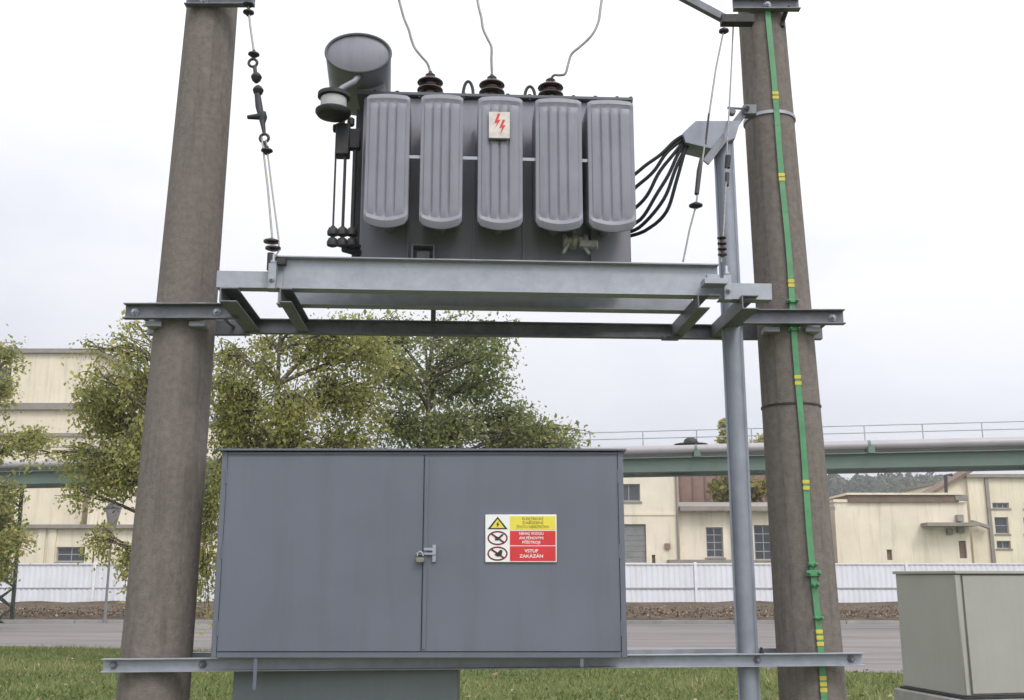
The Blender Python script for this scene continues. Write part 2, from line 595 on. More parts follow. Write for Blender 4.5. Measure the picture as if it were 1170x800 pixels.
# a sprinkling of yellow leaves on the lawn
n = 2600
x = rng.uniform(-14, 12, n); y = rng.uniform(4, 24, n)
kp = y < 21.4 - 0.376 * x
x, y = x[kp], y[kp]
n = len(x)
c = np.stack([x, y, 0.06 + rng.uniform(0, 0.04, n)], 1)
u = rng.normal(0, 1, (n, 3)) * np.array([1, 1, 0.3]); u /= np.linalg.norm(u, axis=1)[:, None]
w = rng.normal(0, 1, (n, 3)) * np.array([1, 1, 0.3]); w -= u * (u * w).sum(1)[:, None]; w /= np.linalg.norm(w, axis=1)[:, None]
s = rng.uniform(0.02, 0.045, n)[:, None]
v = np.stack([c - u * s, c - w * s * .6, c + u * s, c + w * s * .6], 1)
o = np_mesh('fallen_leaves', v.reshape(-1, 3), np.arange(4 * n).reshape(-1, 4), M_litter, attr=np.repeat(rng.uniform(0.5, 1, n), 4))
stuff(o)
o['label'] = 'scattered pale fallen leaves lying on the lawn'
o['category'] = 'leaves'

# ------------------------------------------------------------------ the two poles
YL, YR = 6.34, 6.64
def pole_xz(px_, py_, Y):
    p = W(px_, py_, Y)
    return p


def make_pole(pts, Y, ztop, label):
    """pts: (py, centre px, width px)"""
    pr = []
    for py_, cx, wd in pts:
        p = W(cx, py_, Y)
        q = W(cx + wd / 2, py_, Y)
        pr.append((p.z, p.x, q.x - p.x))
    pr.sort()
    # straight taper fitted through the measured stations
    zs = np.array([a[0] for a in pr]); x_ = np.array([a[1] for a in pr]); r_ = np.array([a[2] for a in pr])
    fx = np.polyfit(zs, x_, 1); fr = np.polyfit(zs, r_, 1)
    fn = lambda z: (np.polyval(fx, z), np.polyval(fr, z))
    root = thing('concrete_pole', (fn(0)[0], Y, 0), label, 'pole', 'concrete poles of the transformer station')
    m = MB()
    zz = [-0.4 + i * (ztop + 0.4) / 24 for i in range(25)]
    m.tube([(fn(z)[0], Y, z) for z in zz], [fn(z)[1] for z in zz], 40)
    m.build('shaft', M_concrete, root)
    m = MB()
    ph = R(-62) if label.startswith('thick') else R(-128)
    for z0_, z1_ in zip(zz[1:-2], zz[2:-1]):
        q0, q1 = [Vector((fn(z_)[0] + (fn(z_)[1] + 0.0008) * math.cos(ph), Y + (fn(z_)[1] + 0.0008) * math.sin(ph), z_)) for z_ in (z0_, z1_)]
        m.bar(q0, q1, 0.007, 0.003, (math.cos(ph), math.sin(ph), 0))
    m.build('mould_seam', M_concrete, root)
    return root, fn


poleL, fL = make_pole([(0, 248, 54), (345, 208.5, 67), (380, 206, 70), (750, 181, 78), (800, 178, 80)], YL, 7.1,
                      'thick round brown-grey concrete pole on the left, without a green strip')
poleR, fR = make_pole([(10, 867, 51), (130, 877, 56), (340, 897, 60), (400, 903, 63), (700, 922, 72), (790, 924, 76)], YR, 7.1,
                      'round brown-grey concrete pole on the right with the green earthing strip down its face')
# bands round the right pole
def ring(fn, Y, z, r_add, hgt, name, mat, parent):
    cx, r = fn(z)
    m = MB()
    m.lathe([(r + 0.0005, -hgt / 2), (r + r_add, -hgt / 2), (r + r_add, hgt / 2), (r + 0.0005, hgt / 2)], (cx, Y, z), n=40)
    return m.build(name, mat, parent, smooth=30)


ring(fR, YR, ZZ(460, YR - 0.2), 0.006, 0.012, 'wire_band', M_dark, poleR)
ring(fR, YR, ZZ(127, YR - 0.17), 0.010, 0.022, 'steel_band', M_galv, poleR)

# ------------------------------------------------------------------ green earthing strip on the right pole
strip = thing('earthing_strip', (fR(0)[0], YR - fR(0)[1], 0), 'green painted earthing strip with yellow bands running down the right pole', 'earthing strip')
def strip_pt(z, ox, out=0.012):
    cx, r = fR(z)
    dx = ox * r
    return Vector((cx + dx, YR - math.sqrt(max(r * r - dx * dx, 0)) - out, z))


def strip_off(z):
    # measured across the pole: a little right of the centre line, wavering slightly
    return 0.03 + 0.02 * math.sin(z * 2.1) + 0.02 * math.sin(z * 5.3 + 1)


m = MB()
z = 0.0
pts = []
ztop = ZZ(12, YR - 0.17)
while z < ztop:
    pts.append(strip_pt(z, strip_off(z)))
    z += 0.12
pts.append(strip_pt(ztop, strip_off(ztop)))
for a, b in zip(pts[:-1], pts[1:]):
    m.bar(a, b + (b - a).normalized() * 0.004, 0.036, 0.008, (0, -1, 0))
m.build('flat_bar', M_green, strip)
for py_ in (105, 110, 199, 204, 321, 326, 431, 438, 551, 558, 722, 729, 736, 775, 782, 789):
    zc = ZZ(py_, YR - 0.2)
    p = strip_pt(zc, strip_off(zc), 0.0125)
    m = MB()
    m.box((p.x - 0.0205, p.y - 0.0065, zc - 0.011), (p.x + 0.0205, p.y + 0.0065, zc + 0.013))
    m.build('yellow_band', M_yellow, strip, 0.002)
for py_, h_, w_ in ((655, 0.035, 0.085), (645, 0.025, 0.05), (668, 0.03, 0.042), (344, 0.02, 0.07), (376, 0.022, 0.07), (706, 0.015, 0.05)):
    zc = ZZ(py_, YR - 0.2)
    p = strip_pt(zc, strip_off(zc), 0.0)
    m = MB()
    m.box((p.x - w_ / 2, p.y - 0.032, zc - h_ / 2), (p.x + w_ / 2, p.y + 0.02, zc + h_ / 2))
    for s_ in (-1, 1):
        m.lathe([(0.010, 0), (0.010, 0.012), (0.006, 0.014), (0.006, 0.024)], (p.x + s_ * w_ * 0.36, p.y - 0.032, zc), (0, -1, 0), 8)
    m.build('clamp', M_green, strip, 0.003)

# ------------------------------------------------------------------ steel platform between the poles
def usec(h, d, t, front=True):
    """U channel section swept along +X with up=Z: side axis is -Y (toward the camera)"""
    a = [(0, -h / 2), (d, -h / 2), (d, -h / 2 + t), (t, -h / 2 + t), (t, h / 2 - t), (d, h / 2 - t), (d, h / 2), (0, h / 2)]
    return a if front else [(-p, q) for p, q in a][::-1]


def isec(h, d, t):
    return [(-d / 2, -h / 2), (d / 2, -h / 2), (d / 2, -h / 2 + t), (t / 2, -h / 2 + t), (t / 2, h / 2 - t), (d / 2, h / 2 - t),
            (d / 2, h / 2), (-d / 2, h / 2), (-d / 2, h / 2 - t), (-t / 2, h / 2 - t), (-t / 2, -h / 2 + t), (-d / 2, -h / 2 + t)]


YF = 5.86
zf0, zf1 = ZZ(333, YF), ZZ(296, YF)
plat = thing('steel_platform', (-0.1, 6.3, zf0 - 0.1), 'galvanised steel platform of beams carrying the transformer between the poles', 'platform')
hI = zf1 - zf0
zfm = (zf0 + zf1) / 2
def bolt(mb, p, d=(0, -1, 0), r=0.016, l=0.022):
    mb.lathe([(r, 0), (r, l * 0.6), (r * 0.55, l * 0.6), (r * 0.55, l * 1.5)], p, d, 6)


xa, xb = XR(304, 312, YF), XR(822, 312, YF)
m = MB()
m.sweep(isec(hI, 0.09, 0.009), (xa, YF + 0.045, zfm), (xb, YF + 0.045, zfm - 0.006))
m.build('front_beam', M_galv, plat, 0.0015)
YB = 6.22
m = MB()
xa2, xb2 = XR(316, 340, YB), XR(778, 340, YB)
m.sweep(isec(hI, 0.09, 0.009), (xa2, YB + 0.045, zfm), (xb2 + 0.08, YB + 0.045, zfm - 0.006))
m.build('rear_beam', M_galv, plat, 0.0015)
# end channels bolted to the web of the front beam
for s_, (pa, pb, ya, yb) in enumerate(((246, 322, 311, 330), (808, 883, 316, 335))):
    z0_, z1_ = ZZ(yb, YF - 0.03), ZZ(ya, YF - 0.03)
    m = MB()
    hh = z1_ - z0_
    m.sweep([(0.002, -hh / 2), (0.008, -hh / 2), (0.008, hh / 2), (0.002, hh / 2)], (XR(pa, 320, YF), YF + 0.036, (z0_ + z1_) / 2), (XR(pb, 320, YF), YF + 0.036, (z0_ + z1_) / 2))
    m.sweep([(-0.075, hh / 2 - 0.008), (0.002, hh / 2 - 0.008), (0.002, hh / 2), (-0.075, hh / 2)], (XR(pa, 320, YF), YF + 0.036, (z0_ + z1_) / 2), (XR(304 if s_ == 0 else 824, 320, YF) - (0.005 if s_ == 0 else -0.005) if s_ == 0 else XR(pb, 320, YF), YF + 0.036, (z0_ + z1_) / 2)) if s_ == 0 else \
        m.sweep([(-0.075, hh / 2 - 0.008), (0.002, hh / 2 - 0.008), (0.002, hh / 2), (-0.075, hh / 2)], (xb + 0.005, YF + 0.036, (z0_ + z1_) / 2), (XR(pb, 320, YF), YF + 0.036, (z0_ + z1_) / 2))
    if s_ == 0:
        m.sweep([(-0.075, -hh / 2), (0.002, -hh / 2), (0.002, -hh / 2 + 0.008), (-0.075, -hh / 2 + 0.008)], (XR(pa, 320, YF), YF + 0.036, (z0_ + z1_) / 2), (xa - 0.005, YF + 0.036, (z0_ + z1_) / 2))
    else:
        m.sweep([(-0.075, -hh / 2), (0.002, -hh / 2), (0.002, -hh / 2 + 0.008), (-0.075, -hh / 2 + 0.008)], (xb + 0.005, YF + 0.036, (z0_ + z1_) / 2), (XR(pb, 320, YF), YF + 0.036, (z0_ + z1_) / 2))
    e = m.build('end_channel', M_galv, plat, 0.0015)
    m = MB()
    cxp = XR(312 if s_ == 0 else 829, 320, YF)
    zc_ = (z0_ + z1_) / 2
    m.box((cxp - 0.022, YF - 0.045, zc_ - hh * 0.72), (cxp + 0.022, YF - 0.003, zc_ + hh * 0.78))
    bolt(m, (cxp, YF - 0.045, zc_ - 0.02))
    m.lathe([(0.02, 0), (0.02, 0.02), (0.011, 0.022), (0.011, 0.06)], (cxp, YF - 0.024, zc_ + hh * 0.78), n=6)
    m.build('splice_clamp', M_galv, plat, 0.002)
    m = MB()
    if s_ == 1:
        m.bar((XR(800, 318, YF), YF - 0.05, zc_ + 0.025), (XR(826, 316, YF), YF - 0.05, zc_ + 0.025), 0.10, 0.035)
        m.box((XR(806, 310, YF), YF - 0.03, zc_ + 0.03), (XR(820, 310, YF), YF + 0.0, zc_ + 0.085))
        m.build('eye_plate', M_galv, plat, 0.003)
    else:
        m.box((XR(316, 300, YF), YF - 0.02, ZZ(307, YF)), (XR(327, 300, YF), YF + 0.02, ZZ(300, YF)))
        m.build('eye_plate', M_dark, plat, 0.003)
# cross beams running from front to rear under the ends
zc0 = zf0 - 0.004
YRr = 6.58
for (pf, yf_, wd) in ((262, 333, 0.10), (327, 335, 0.07), (803, 336, 0.07), (856, 338, 0.10)):
    xx_ = XR(pf, yf_, YF)
    m = MB()
    m.sweep([(-wd / 2, -0.085), (wd / 2, -0.085), (wd / 2, -0.077), (-wd / 2 + 0.008, -0.077), (-wd / 2 + 0.008, -0.008), (wd / 2, -0.008), (wd / 2, 0), (-wd / 2, 0)],
            (xx_, YF - 0.02, zc0), (xx_, YRr - 0.004, zc0))
    m.build('cross_beam', M_galv_dark, plat, 0.0015)
# rear channel, with a short hanger up to the rear beam
m = MB()
xr0, xr1 = XR(262, 333, YF) - 0.06, XR(856, 338, YF) + 0.06
m.sweep(usec(0.095, 0.05, 0.008), (xr0, YRr + 0.05, zc0 - 0.045), (xr1, YRr + 0.05, zc0 - 0.045))
m.build('rear_channel', M_galv_dark, plat, 0.0015)
m = MB()
hx = XR(495, 360, YRr - 0.02)
m.box((hx - 0.016, YRr + 0.004, zc0 - 0.003), (hx + 0.016, YRr + 0.03, zc0 + 0.16))
m.build('hanger', M_galv_dark, plat, 0.002)
m = MB()
hx = XR(800, 336, YF)
m.box((hx - 0.09, YRr - 0.055, zc0 - 0.11), (hx + 0.02, YRr + 0.012, zc0 - 0.088))
bolt(m, (hx - 0.05, YRr - 0.055, zc0 - 0.1))
m.build('joint_plate', M_galv_dark, plat, 0.002)

askew(plat)

# channels clamping the poles, front and back
def clamp_pair(fn, Yp, pa, pb, py_, pa2, pb2, side):
    zc_ = ZZ(py_, Yp - 0.26)
    cx, r = fn(zc_)
    cl = thing('pole_clamp', (cx, Yp, zc_ - 0.09), ('pair of steel channels bolted round the left pole beside the platform', 'pair of steel channels bolted round the right pole across the green strip')[side], 'clamp', 'channel clamps on the poles')
    yfr = Yp - r
    x0_, x1_ = XX(pa, py_, yfr - 0.04), XX(pb, py_, yfr - 0.04)
    m = MB()
    yc_ = yfr - (0.024 if side else 0.014)
    m.sweep(usec(0.094, 0.052, 0.008), (x0_, yc_, zc_), (x1_, yc_, zc_))
    m.build('clamp_channel', M_galv_dark, cl, 0.0015)
    for bx in (x0_ + 0.06, x1_ - 0.13 if side == 0 else x1_ - 0.07):
        m = MB()
        m.lathe([(0.026, 0), (0.026, 0.006), (0.017, 0.006), (0.017, 0.02), (0.010, 0.02), (0.010, 0.038)], (bx, yc_ - 0.008, zc_), (0, -1, 0), 6)
        m.build('bolt', M_galv, cl)
    yb_ = Yp + r + 0.002
    m = MB()
    m.sweep(usec(0.094, 0.052, 0.008, False), (XX(pa2, py_, yfr), yb_, zc_), (XX(pb2, py_, yfr), yb_, zc_))
    m.build('clamp_channel', M_galv_dark, cl, 0.0015)
    # saddle blocks cut to the pole
    for sx_ in (-1, 1):
        a0 = cx + sx_ * r * 0.45
        a1 = cx + sx_ * r * 1.0
        for zz0, zz1 in ((-0.085, -0.052), (0.048, 0.064)):
            m = MB()
            m.box((min(a0, a1), yfr - 0.01, zc_ + zz0), (max(a0, a1), yfr + 0.09, zc_ + zz1))
            m.build('saddle', M_galv, cl, 0.004)
    for bx in (x0_ + 0.06, x1_ - 0.13 if side == 0 else x1_ - 0.07):
        m = MB()
        m.tube([(bx, yc_, zc_ - 0.0), (bx, yb_ + 0.02, zc_ - 0.0)], 0.011, 8)
        m.build('tie_bolt', M_galv_dark, cl)


clamp_pair(fL, YL, 142, 272, 354, 146, 268, 0)
clamp_pair(fR, YR, 832, 964, 361, 838, 958, 1)

# ------------------------------------------------------------------ lower rail carrying the cabinet
zl, zr = ZZ(761, YL - 0.27), ZZ(753.5, YR - 0.27)
rail = thing('mounting_rail', (-0.2, 6.2, zl - 0.05), 'long galvanised channel rail across both poles under the grey cabinet', 'rail')
rl, rr_ = fL(zl)[1], fR(zr)[1]
pA = Vector((XX(116, 761, YL - rl - 0.04), YL - rl - 0.014, zl))
pB = Vector((XX(986, 753, YR - rr_ - 0.04), YR - rr_ - 0.026, zr))
m = MB()
m.sweep(usec(0.074, 0.05, 0.007), pA, pB)
m.build('front_channel', M_galv, rail, 0.0015)
m = MB()
m.sweep(usec(0.074, 0.05, 0.007, False), pA + Vector((0, 2 * rl + 0.01, 0)), pB + Vector((0, 2 * rr_ + 0.01, 0)))
m.build('rear_channel', M_galv, rail, 0.0015)
dAB = (pB - pA).normalized()
LAB = (pB - pA).length
for t_ in (0.06, 0.55, LAB - 0.63, LAB - 0.07):
    m = MB()
    p = pA + dAB * t_
    m.lathe([(0.024, 0), (0.024, 0.005), (0.016, 0.005), (0.016, 0.018), (0.009, 0.018), (0.009, 0.034)], p + Vector((0, -0.007, 0)), (0, -1, 0), 6)
    m.tube([p, p + Vector((0, 2 * rl + 0.03, 0))], 0.009, 8)
    m.build('tie_bolt', M_galv_dark, rail)
m = MB()
p = W(866, 741, YR - 0.2)
m.lathe([(0.014, 0), (0.014, 0.014), (0.008, 0.014), (0.008, 0.034)], (p.x, pA.y + (pB.y - pA.y) * 0.86 - 0.025, (zl + zr) / 2 + 0.0375 + 0.004), n=6)
m.build('bolt', M_dark, rail)

# ------------------------------------------------------------------ switch cabinet
YC = 6.02
zb, zt = ZZ(751.5, YC), ZZ(516, YC)
cx0, cx1 = XX(247.5, 640, YC), XX(714, 640, YC)
CD = 0.62                                         # depth
cabroot = thing('switch_cabinet', ((cx0 + cx1) / 2, YC + CD / 2, zb), 'large blue-grey two-door steel cabinet with warning sign between the poles', 'cabinet')
m = MB()
m.box((cx0, YC + 0.02, zb), (cx1, YC + CD, zt))
m.build('body', M_cab, cabroot, 0.004)
m = MB()                                          # rim standing round the doors
fw_l, fw_t = 0.030, 0.030
m.box((cx0 - 0.001, YC - 0.004, zb + 0.0), (cx0 + fw_l, YC + 0.0195, zt - 0.001))
m.box((cx1 - fw_l, YC - 0.004, zb + 0.0), (cx1 + 0.001, YC + 0.0195, zt - 0.001))
m.box((cx0 + fw_l + 0.0005, YC - 0.003, zb - 0.001), (cx1 - fw_l - 0.0005, YC + 0.0195, zb + 0.032))
m.box((cx0 + fw_l + 0.0005, YC - 0.003, zt - 0.02), (cx1 - fw_l - 0.0005, YC + 0.0195, zt - 0.002))
m.build('door_frame', M_cab, cabroot, 0.002)
m = MB()
m.add([(cx0 - 0.02, YC - 0.03, zt + 0.002), (cx1 + 0.02, YC - 0.03, zt + 0.002), (cx1 + 0.02, YC + CD + 0.03, zt + 0.002), (cx0 - 0.02, YC + CD + 0.03, zt + 0.002),
       (cx0 - 0.02, YC - 0.03, zt + 0.014), (cx1 + 0.02, YC - 0.03, zt + 0.014), (cx1 + 0.02, YC + CD + 0.03, zt + 0.03), (cx0 - 0.02, YC + CD + 0.03, zt + 0.03)],
      [(0, 3, 2, 1), (4, 5, 6, 7), (0, 1, 5, 4), (1, 2, 6, 5), (2, 3, 7, 6), (3, 0, 4, 7)])
m.build('roof_sheet', M_cab, cabroot, 0.002)
xd = XX(483, 640, YC)
dz0, dz1 = zb + 0.036, zt - 0.024
for k, (a, b) in enumerate(((cx0 + fw_l + 0.004, xd - 0.003), (xd + 0.003, cx1 - fw_l - 0.004))):
    m = MB()
    # folded sheet door: slight dishing so that it does not look like a machined block
    nxg, nzg = 14, 10
    vv, ff = [], []
    for j in range(nzg + 1):
        for i in range(nxg + 1):
            u_, w_ = i / nxg, j / nzg
            dish = 0.0035 * math.sin(math.pi * u_) * math.sin(math.pi * w_) + 0.0012 * math.sin(9 * u_ + k) * math.sin(7 * w_)
            vv.append((a + (b - a) * u_, YC - 0.008 + dish, dz0 + (dz1 - dz0) * w_))
    for j in range(nzg):
        for i in range(nxg):
            q = j * (nxg + 1) + i
            ff.append((q, q + 1, q + nxg + 2, q + nxg + 1))
    m.add(vv, ff)
    door = m.build('door', M_cab, cabroot)
    m = MB()
    t_ = 0.022
    m.box((a - 0.0005, YC - 0.0095, dz0), (a + 0.004, YC + 0.0185, dz1))
    m.box((b - 0.004, YC - 0.0095, dz0), (b + 0.0005, YC + 0.0185, dz1))
    m.box((a + 0.0045, YC - 0.0095, dz0 - 0.001), (b - 0.0045, YC + 0.0185, dz0 + 0.004))
    m.box((a + 0.0045, YC - 0.0095, dz1 - 0.004), (b - 0.0045, YC + 0.0185, dz1 + 0.001))
    m.build('door_edge', M_cab, door)
    hxp = a - 0.004 if k == 0 else b + 0.004
    for hz in (dz0 + 0.12, (dz0 + dz1) / 2, dz1 - 0.12):
        m = MB()
        m.lathe([(0.005, -0.04), (0.005, 0.04)], (hxp, YC - 0.008, hz), n=10)
        m.build('hinge', M_cab, door)
# meeting strip on the right door + hasp and padlock
m = MB()
m.box((xd + 0.006, YC - 0.0135, dz0 + 0.01), (xd + 0.026, YC - 0.0098, dz1 - 0.01))
m.build('cover_strip', M_cab, cabroot, 0.001)
lz = ZZ(633, YC)
hasp = MB()
hasp.box((xd - 0.035, YC - 0.026, lz - 0.006), (xd + 0.075, YC - 0.0145, lz + 0.006))
hasp.box((xd + 0.055, YC - 0.022, lz - 0.045), (xd + 0.075, YC - 0.012, lz + 0.05))
hasp.box((xd + 0.006, YC - 0.020, lz + 0.018), (xd + 0.06, YC - 0.0145, lz + 0.034))
hasp.tube([(xd - 0.012, YC - 0.03, lz - 0.012 + 0.03 * math.sin(a)) if False else (xd - 0.012 + 0.016 * math.cos(a), YC - 0.036, lz - 0.014 + 0.026 * math.sin(a)) for a in [math.pi * i / 10 for i in range(11)]], 0.0045, 8)
hs = hasp.build('hasp', M_galv, cabroot, 0.001)
m = MB()
m.box((xd - 0.038, YC - 0.046, lz - 0.050), (xd + 0.012, YC - 0.026, lz - 0.020))
m.build('padlock', M_brass, hs, 0.005)
# sheet-metal cable duct and drop rods below
m = MB()
zb2 = zb - 0.085
m.box((XX(266, 785, YC + 0.27), YC + 0.27, 0.02), (XX(523, 785, YC + 0.27), YC + 0.56, zb - 0.001))
m.build('cable_duct', M_duct, cabroot, 0.004)
for px_, l_ in ((291, 0.17), (665, 0.05)):
    xp = XX(px_, 770, YC)
    m = MB()
    m.box((xp - 0.010, YC + 0.004, zb - l_), (xp + 0.010, YC + 0.012, zb - 0.0012))
    m.build('hanger_strap', M_cab, cabroot, 0.001)


# ---- warning sign on the right door
def text_mesh(body, size, x, y, z, mat, parent, width=None, name='lettering', depth=0.0006, flip=False):
    cu = bpy.data.curves.new('t', 'FONT')
    cu.body = body
    cu.size = size
    cu.align_x = 'CENTER'
    cu.extrude = depth / 2
    cu.offset = size * 0.012
    to = bpy.data.objects.new('t', cu)
    col.objects.link(to)
    bpy.context.view_layer.update()
    me = bpy.data.meshes.new_from_object(to.evaluated_get(bpy.context.evaluated_depsgraph_get()))
    bpy.data.objects.remove(to)
    me.name = name
    co = np.zeros(len(me.vertices) * 3, dtype=np.float32)
    me.vertices.foreach_get('co', co)
    co = co.reshape(-1, 3)
    if len(co):
        wcur = co[:, 0].max() - co[:, 0].min()
        k = (width / wcur) if width else 1.0
        off = root_loc(parent)
        new = np.stack([co[:, 0] * k + x - off.x, -co[:, 2] + y - off.y, co[:, 1] + z - off.z], 1)
        me.vertices.foreach_set('co', new.astype(np.float32).ravel())
        me.update()
    me.materials.clear()
    me.materials.append(mat)
    o = bpy.data.objects.new(name, me)
    col.objects.link(o)
    o.parent = parent
    return o


YS = YC - 0.0135
sx0, sx1 = XX(554.5, 615, YS), XX(636, 615, YS)
sz0, sz1 = ZZ(642.5, YS), ZZ(588, YS)
sw, sh = sx1 - sx0, sz1 - sz0
m = MB()
m.box((sx0, YS - 0.003, sz0), (sx1, YS + 0.006, sz1))
sign = m.build('warning_sign', M_white, cabroot, 0.002, label='white, yellow and red warning sign with three pictograms')
SX = lambda a: sx0 + sw * a
SZ = lambda b: sz0 + sh * b
pr = MB(); pr.box((SX(0.345), YS - 0.0045, SZ(0.675)), (SX(0.985), YS - 0.0032, SZ(0.965))); pr.build('yellow_panel', M_syellow, sign)
for a_, b_ in ((0.355, 0.655), (0.025, 0.335)):
    pr = MB(); pr.box((SX(0.345), YS - 0.0045, SZ(a_)), (SX(0.985), YS - 0.0032, SZ(b_))); pr.build('red_panel', M_red, sign)
yt = YS - 0.0052
for body, bz, wd in (('ELEKTRICKÉ', 0.885, 0.30), ('ZAŘÍZENÍ', 0.80, 0.30), ('ŽIVOTU NEBEZPEČNO', 0.715, 0.46)):
    text_mesh(body, sh * 0.078, SX(0.665), yt, SZ(bz), M_solive, sign, sw * wd)
for body, bz, wd in (('NEHAS VODOU', 0.572, 0.34), ('ANI PĚNOVÝMI', 0.478, 0.34), ('PŘÍSTROJI', 0.388, 0.25)):
    text_mesh(body, sh * 0.080, SX(0.645), yt, SZ(bz), M_white, sign, sw * wd)
for body, bz, wd in (('VSTUP', 0.205, 0.19), ('ZAKÁZÁN', 0.095, 0.33)):
    text_mesh(body, sh * 0.095, SX(0.645), yt, SZ(bz), M_white, sign, sw * wd)


def flat(mb, pts, y):          # thin raised polygon on the sign
    n_ = len(pts)
    mb.add([(a, y, b) for a, b in pts] + [(a, y + 0.0010, b) for a, b in pts],
           [tuple(range(n_)), tuple(range(2 * n_ - 1, n_ - 1, -1))] + [(i, (i + 1) % n_, n_ + (i + 1) % n_, n_ + i) for i in range(n_)])


def ell_ring(mb, cx_, cz_, rx, rz, t_, y):
    N = 28
    for i in range(N):
        a0, a1 = 2 * math.pi * i / N, 2 * math.pi * (i + 1) / N
        flat(mb, [(cx_ + math.cos(a0) * rx, cz_ + math.sin(a0) * rz), (cx_ + math.cos(a1) * rx, cz_ + math.sin(a1) * rz),
                  (cx_ + math.cos(a1) * (rx - t_), cz_ + math.sin(a1) * (rz - t_)), (cx_ + math.cos(a0) * (rx - t_), cz_ + math.sin(a0) * (rz - t_))], y)


tri = MB(); flat(tri, [(SX(0.03), SZ(0.69)), (SX(0.315), SZ(0.69)), (SX(0.1725), SZ(0.955))], YS - 0.0042); tri.build('pictogram', M_sblack, sign)
tri = MB(); flat(tri, [(SX(0.075), SZ(0.715)), (SX(0.27), SZ(0.715)), (SX(0.1725), SZ(0.905))], YS - 0.0054); tri.build('pictogram', M_syellow, sign)
bl = MB(); flat(bl, [(SX(0.185), SZ(0.86)), (SX(0.15), SZ(0.785)), (SX(0.17), SZ(0.785)), (SX(0.16), SZ(0.725)), (SX(0.20), SZ(0.80)), (SX(0.178), SZ(0.80))], YS - 0.0066); bl.build('pictogram', M_sblack, sign)
M_sdark = material('sign_dark_red', (0.16, 0.012, 0.02), 0.45, 0, 0.06, 10)
for cz_, kind in ((0.505, 0), (0.18, 1)):
    rg = MB(); ell_ring(rg, SX(0.1725), SZ(cz_), sw * 0.142, sh * 0.15, sh * 0.032, YS - 0.0042)
    a_ = SX(0.1725); b_ = SZ(cz_)
    flat(rg, [(a_ - sw * 0.105, b_ + sh * 0.085), (a_ - sw * 0.085, b_ + sh * 0.11), (a_ + sw * 0.105, b_ - sh * 0.085), (a_ + sw * 0.085, b_ - sh * 0.11)], YS - 0.0054)
    rg.build('pictogram', M_sdark, sign)
    fg = MB()
    if kind == 0:
        flat(fg, [(a_ - sw * 0.02, b_ - sh * 0.03), (a_ + sw * 0.0, b_ - sh * 0.05), (a_ + sw * 0.09, b_ + sh * 0.075), (a_ + sw * 0.06, b_ + sh * 0.085)], YS - 0.0062)
        flat(fg, [(a_ - sw * 0.035, b_ - sh * 0.045), (a_ + sw * 0.01, b_ - sh * 0.045), (a_ + sw * 0.01, b_ + sh * 0.025), (a_ - sw * 0.035, b_ + sh * 0.025)], YS - 0.0070)
    else:
        flat(fg, [(a_ - sw * 0.045, b_ - sh * 0.02), (a_ + sw * 0.0, b_ - sh * 0.06), (a_ + sw * 0.055, b_ - sh * 0.045), (a_ + sw * 0.07, b_ + sh * 0.065),
                  (a_ + sw * 0.04, b_ + sh * 0.08), (a_ + sw * 0.02, b_ + sh * 0.055), (a_ + sw * 0.005, b_ + sh * 0.03)], YS - 0.0066)
    fg.build('pictogram', M_sblack, sign)

# ------------------------------------------------------------------ transformer
YT = 6.09                                            # tank front
TD = 0.40
zt0 = zf1 + 0.003
zt1 = ZZ(114, YT)
tx0, tx1 = XR(413, 200, YT), XR(719, 200, YT)
tr = thing('transformer', ((tx0 + tx1) / 2, YT + TD / 2, zt0), 'grey oil-filled transformer with five ribbed radiators on the platform', 'transformer')
m = MB()
m.box((tx0, YT, zt0), (tx1, YT + TD, zt1))
m.build('tank', M_tpaint2, tr, 0.008)
m = MB()
m.box((tx0 - 0.045, YT - 0.035, zt1 + 0.001), (tx1 + 0.03, YT + TD + 0.04, zt1 + 0.022))
lid = m.build('lid', M_lid, tr, 0.003)
for i in range(13):
    bx = tx0 + (tx1 - tx0) * (i + 0.5) / 12 if i < 12 else tx1 + 0.018
    m = MB()
    m.lathe([(0.012, -0.014), (0.012, 0.026), (0.006, 0.028)], (bx, YT - 0.02, zt1 + 0.004), n=6)
    m.build('bolt', M_dark, lid)
# stiffeners on the lower tank
for px_ in (466, 541, 598, 676):
    bx = XR(px_, 280, YT - 0.02)
    m = MB()
    m.box((bx - 0.006, YT - 0.03, zt0 + 0.004), (bx + 0.006, YT - 0.0005, zt0 + 0.9))
    m.build('stiffener', M_tpaint2, tr, 0.001)

YRAD = 5.74


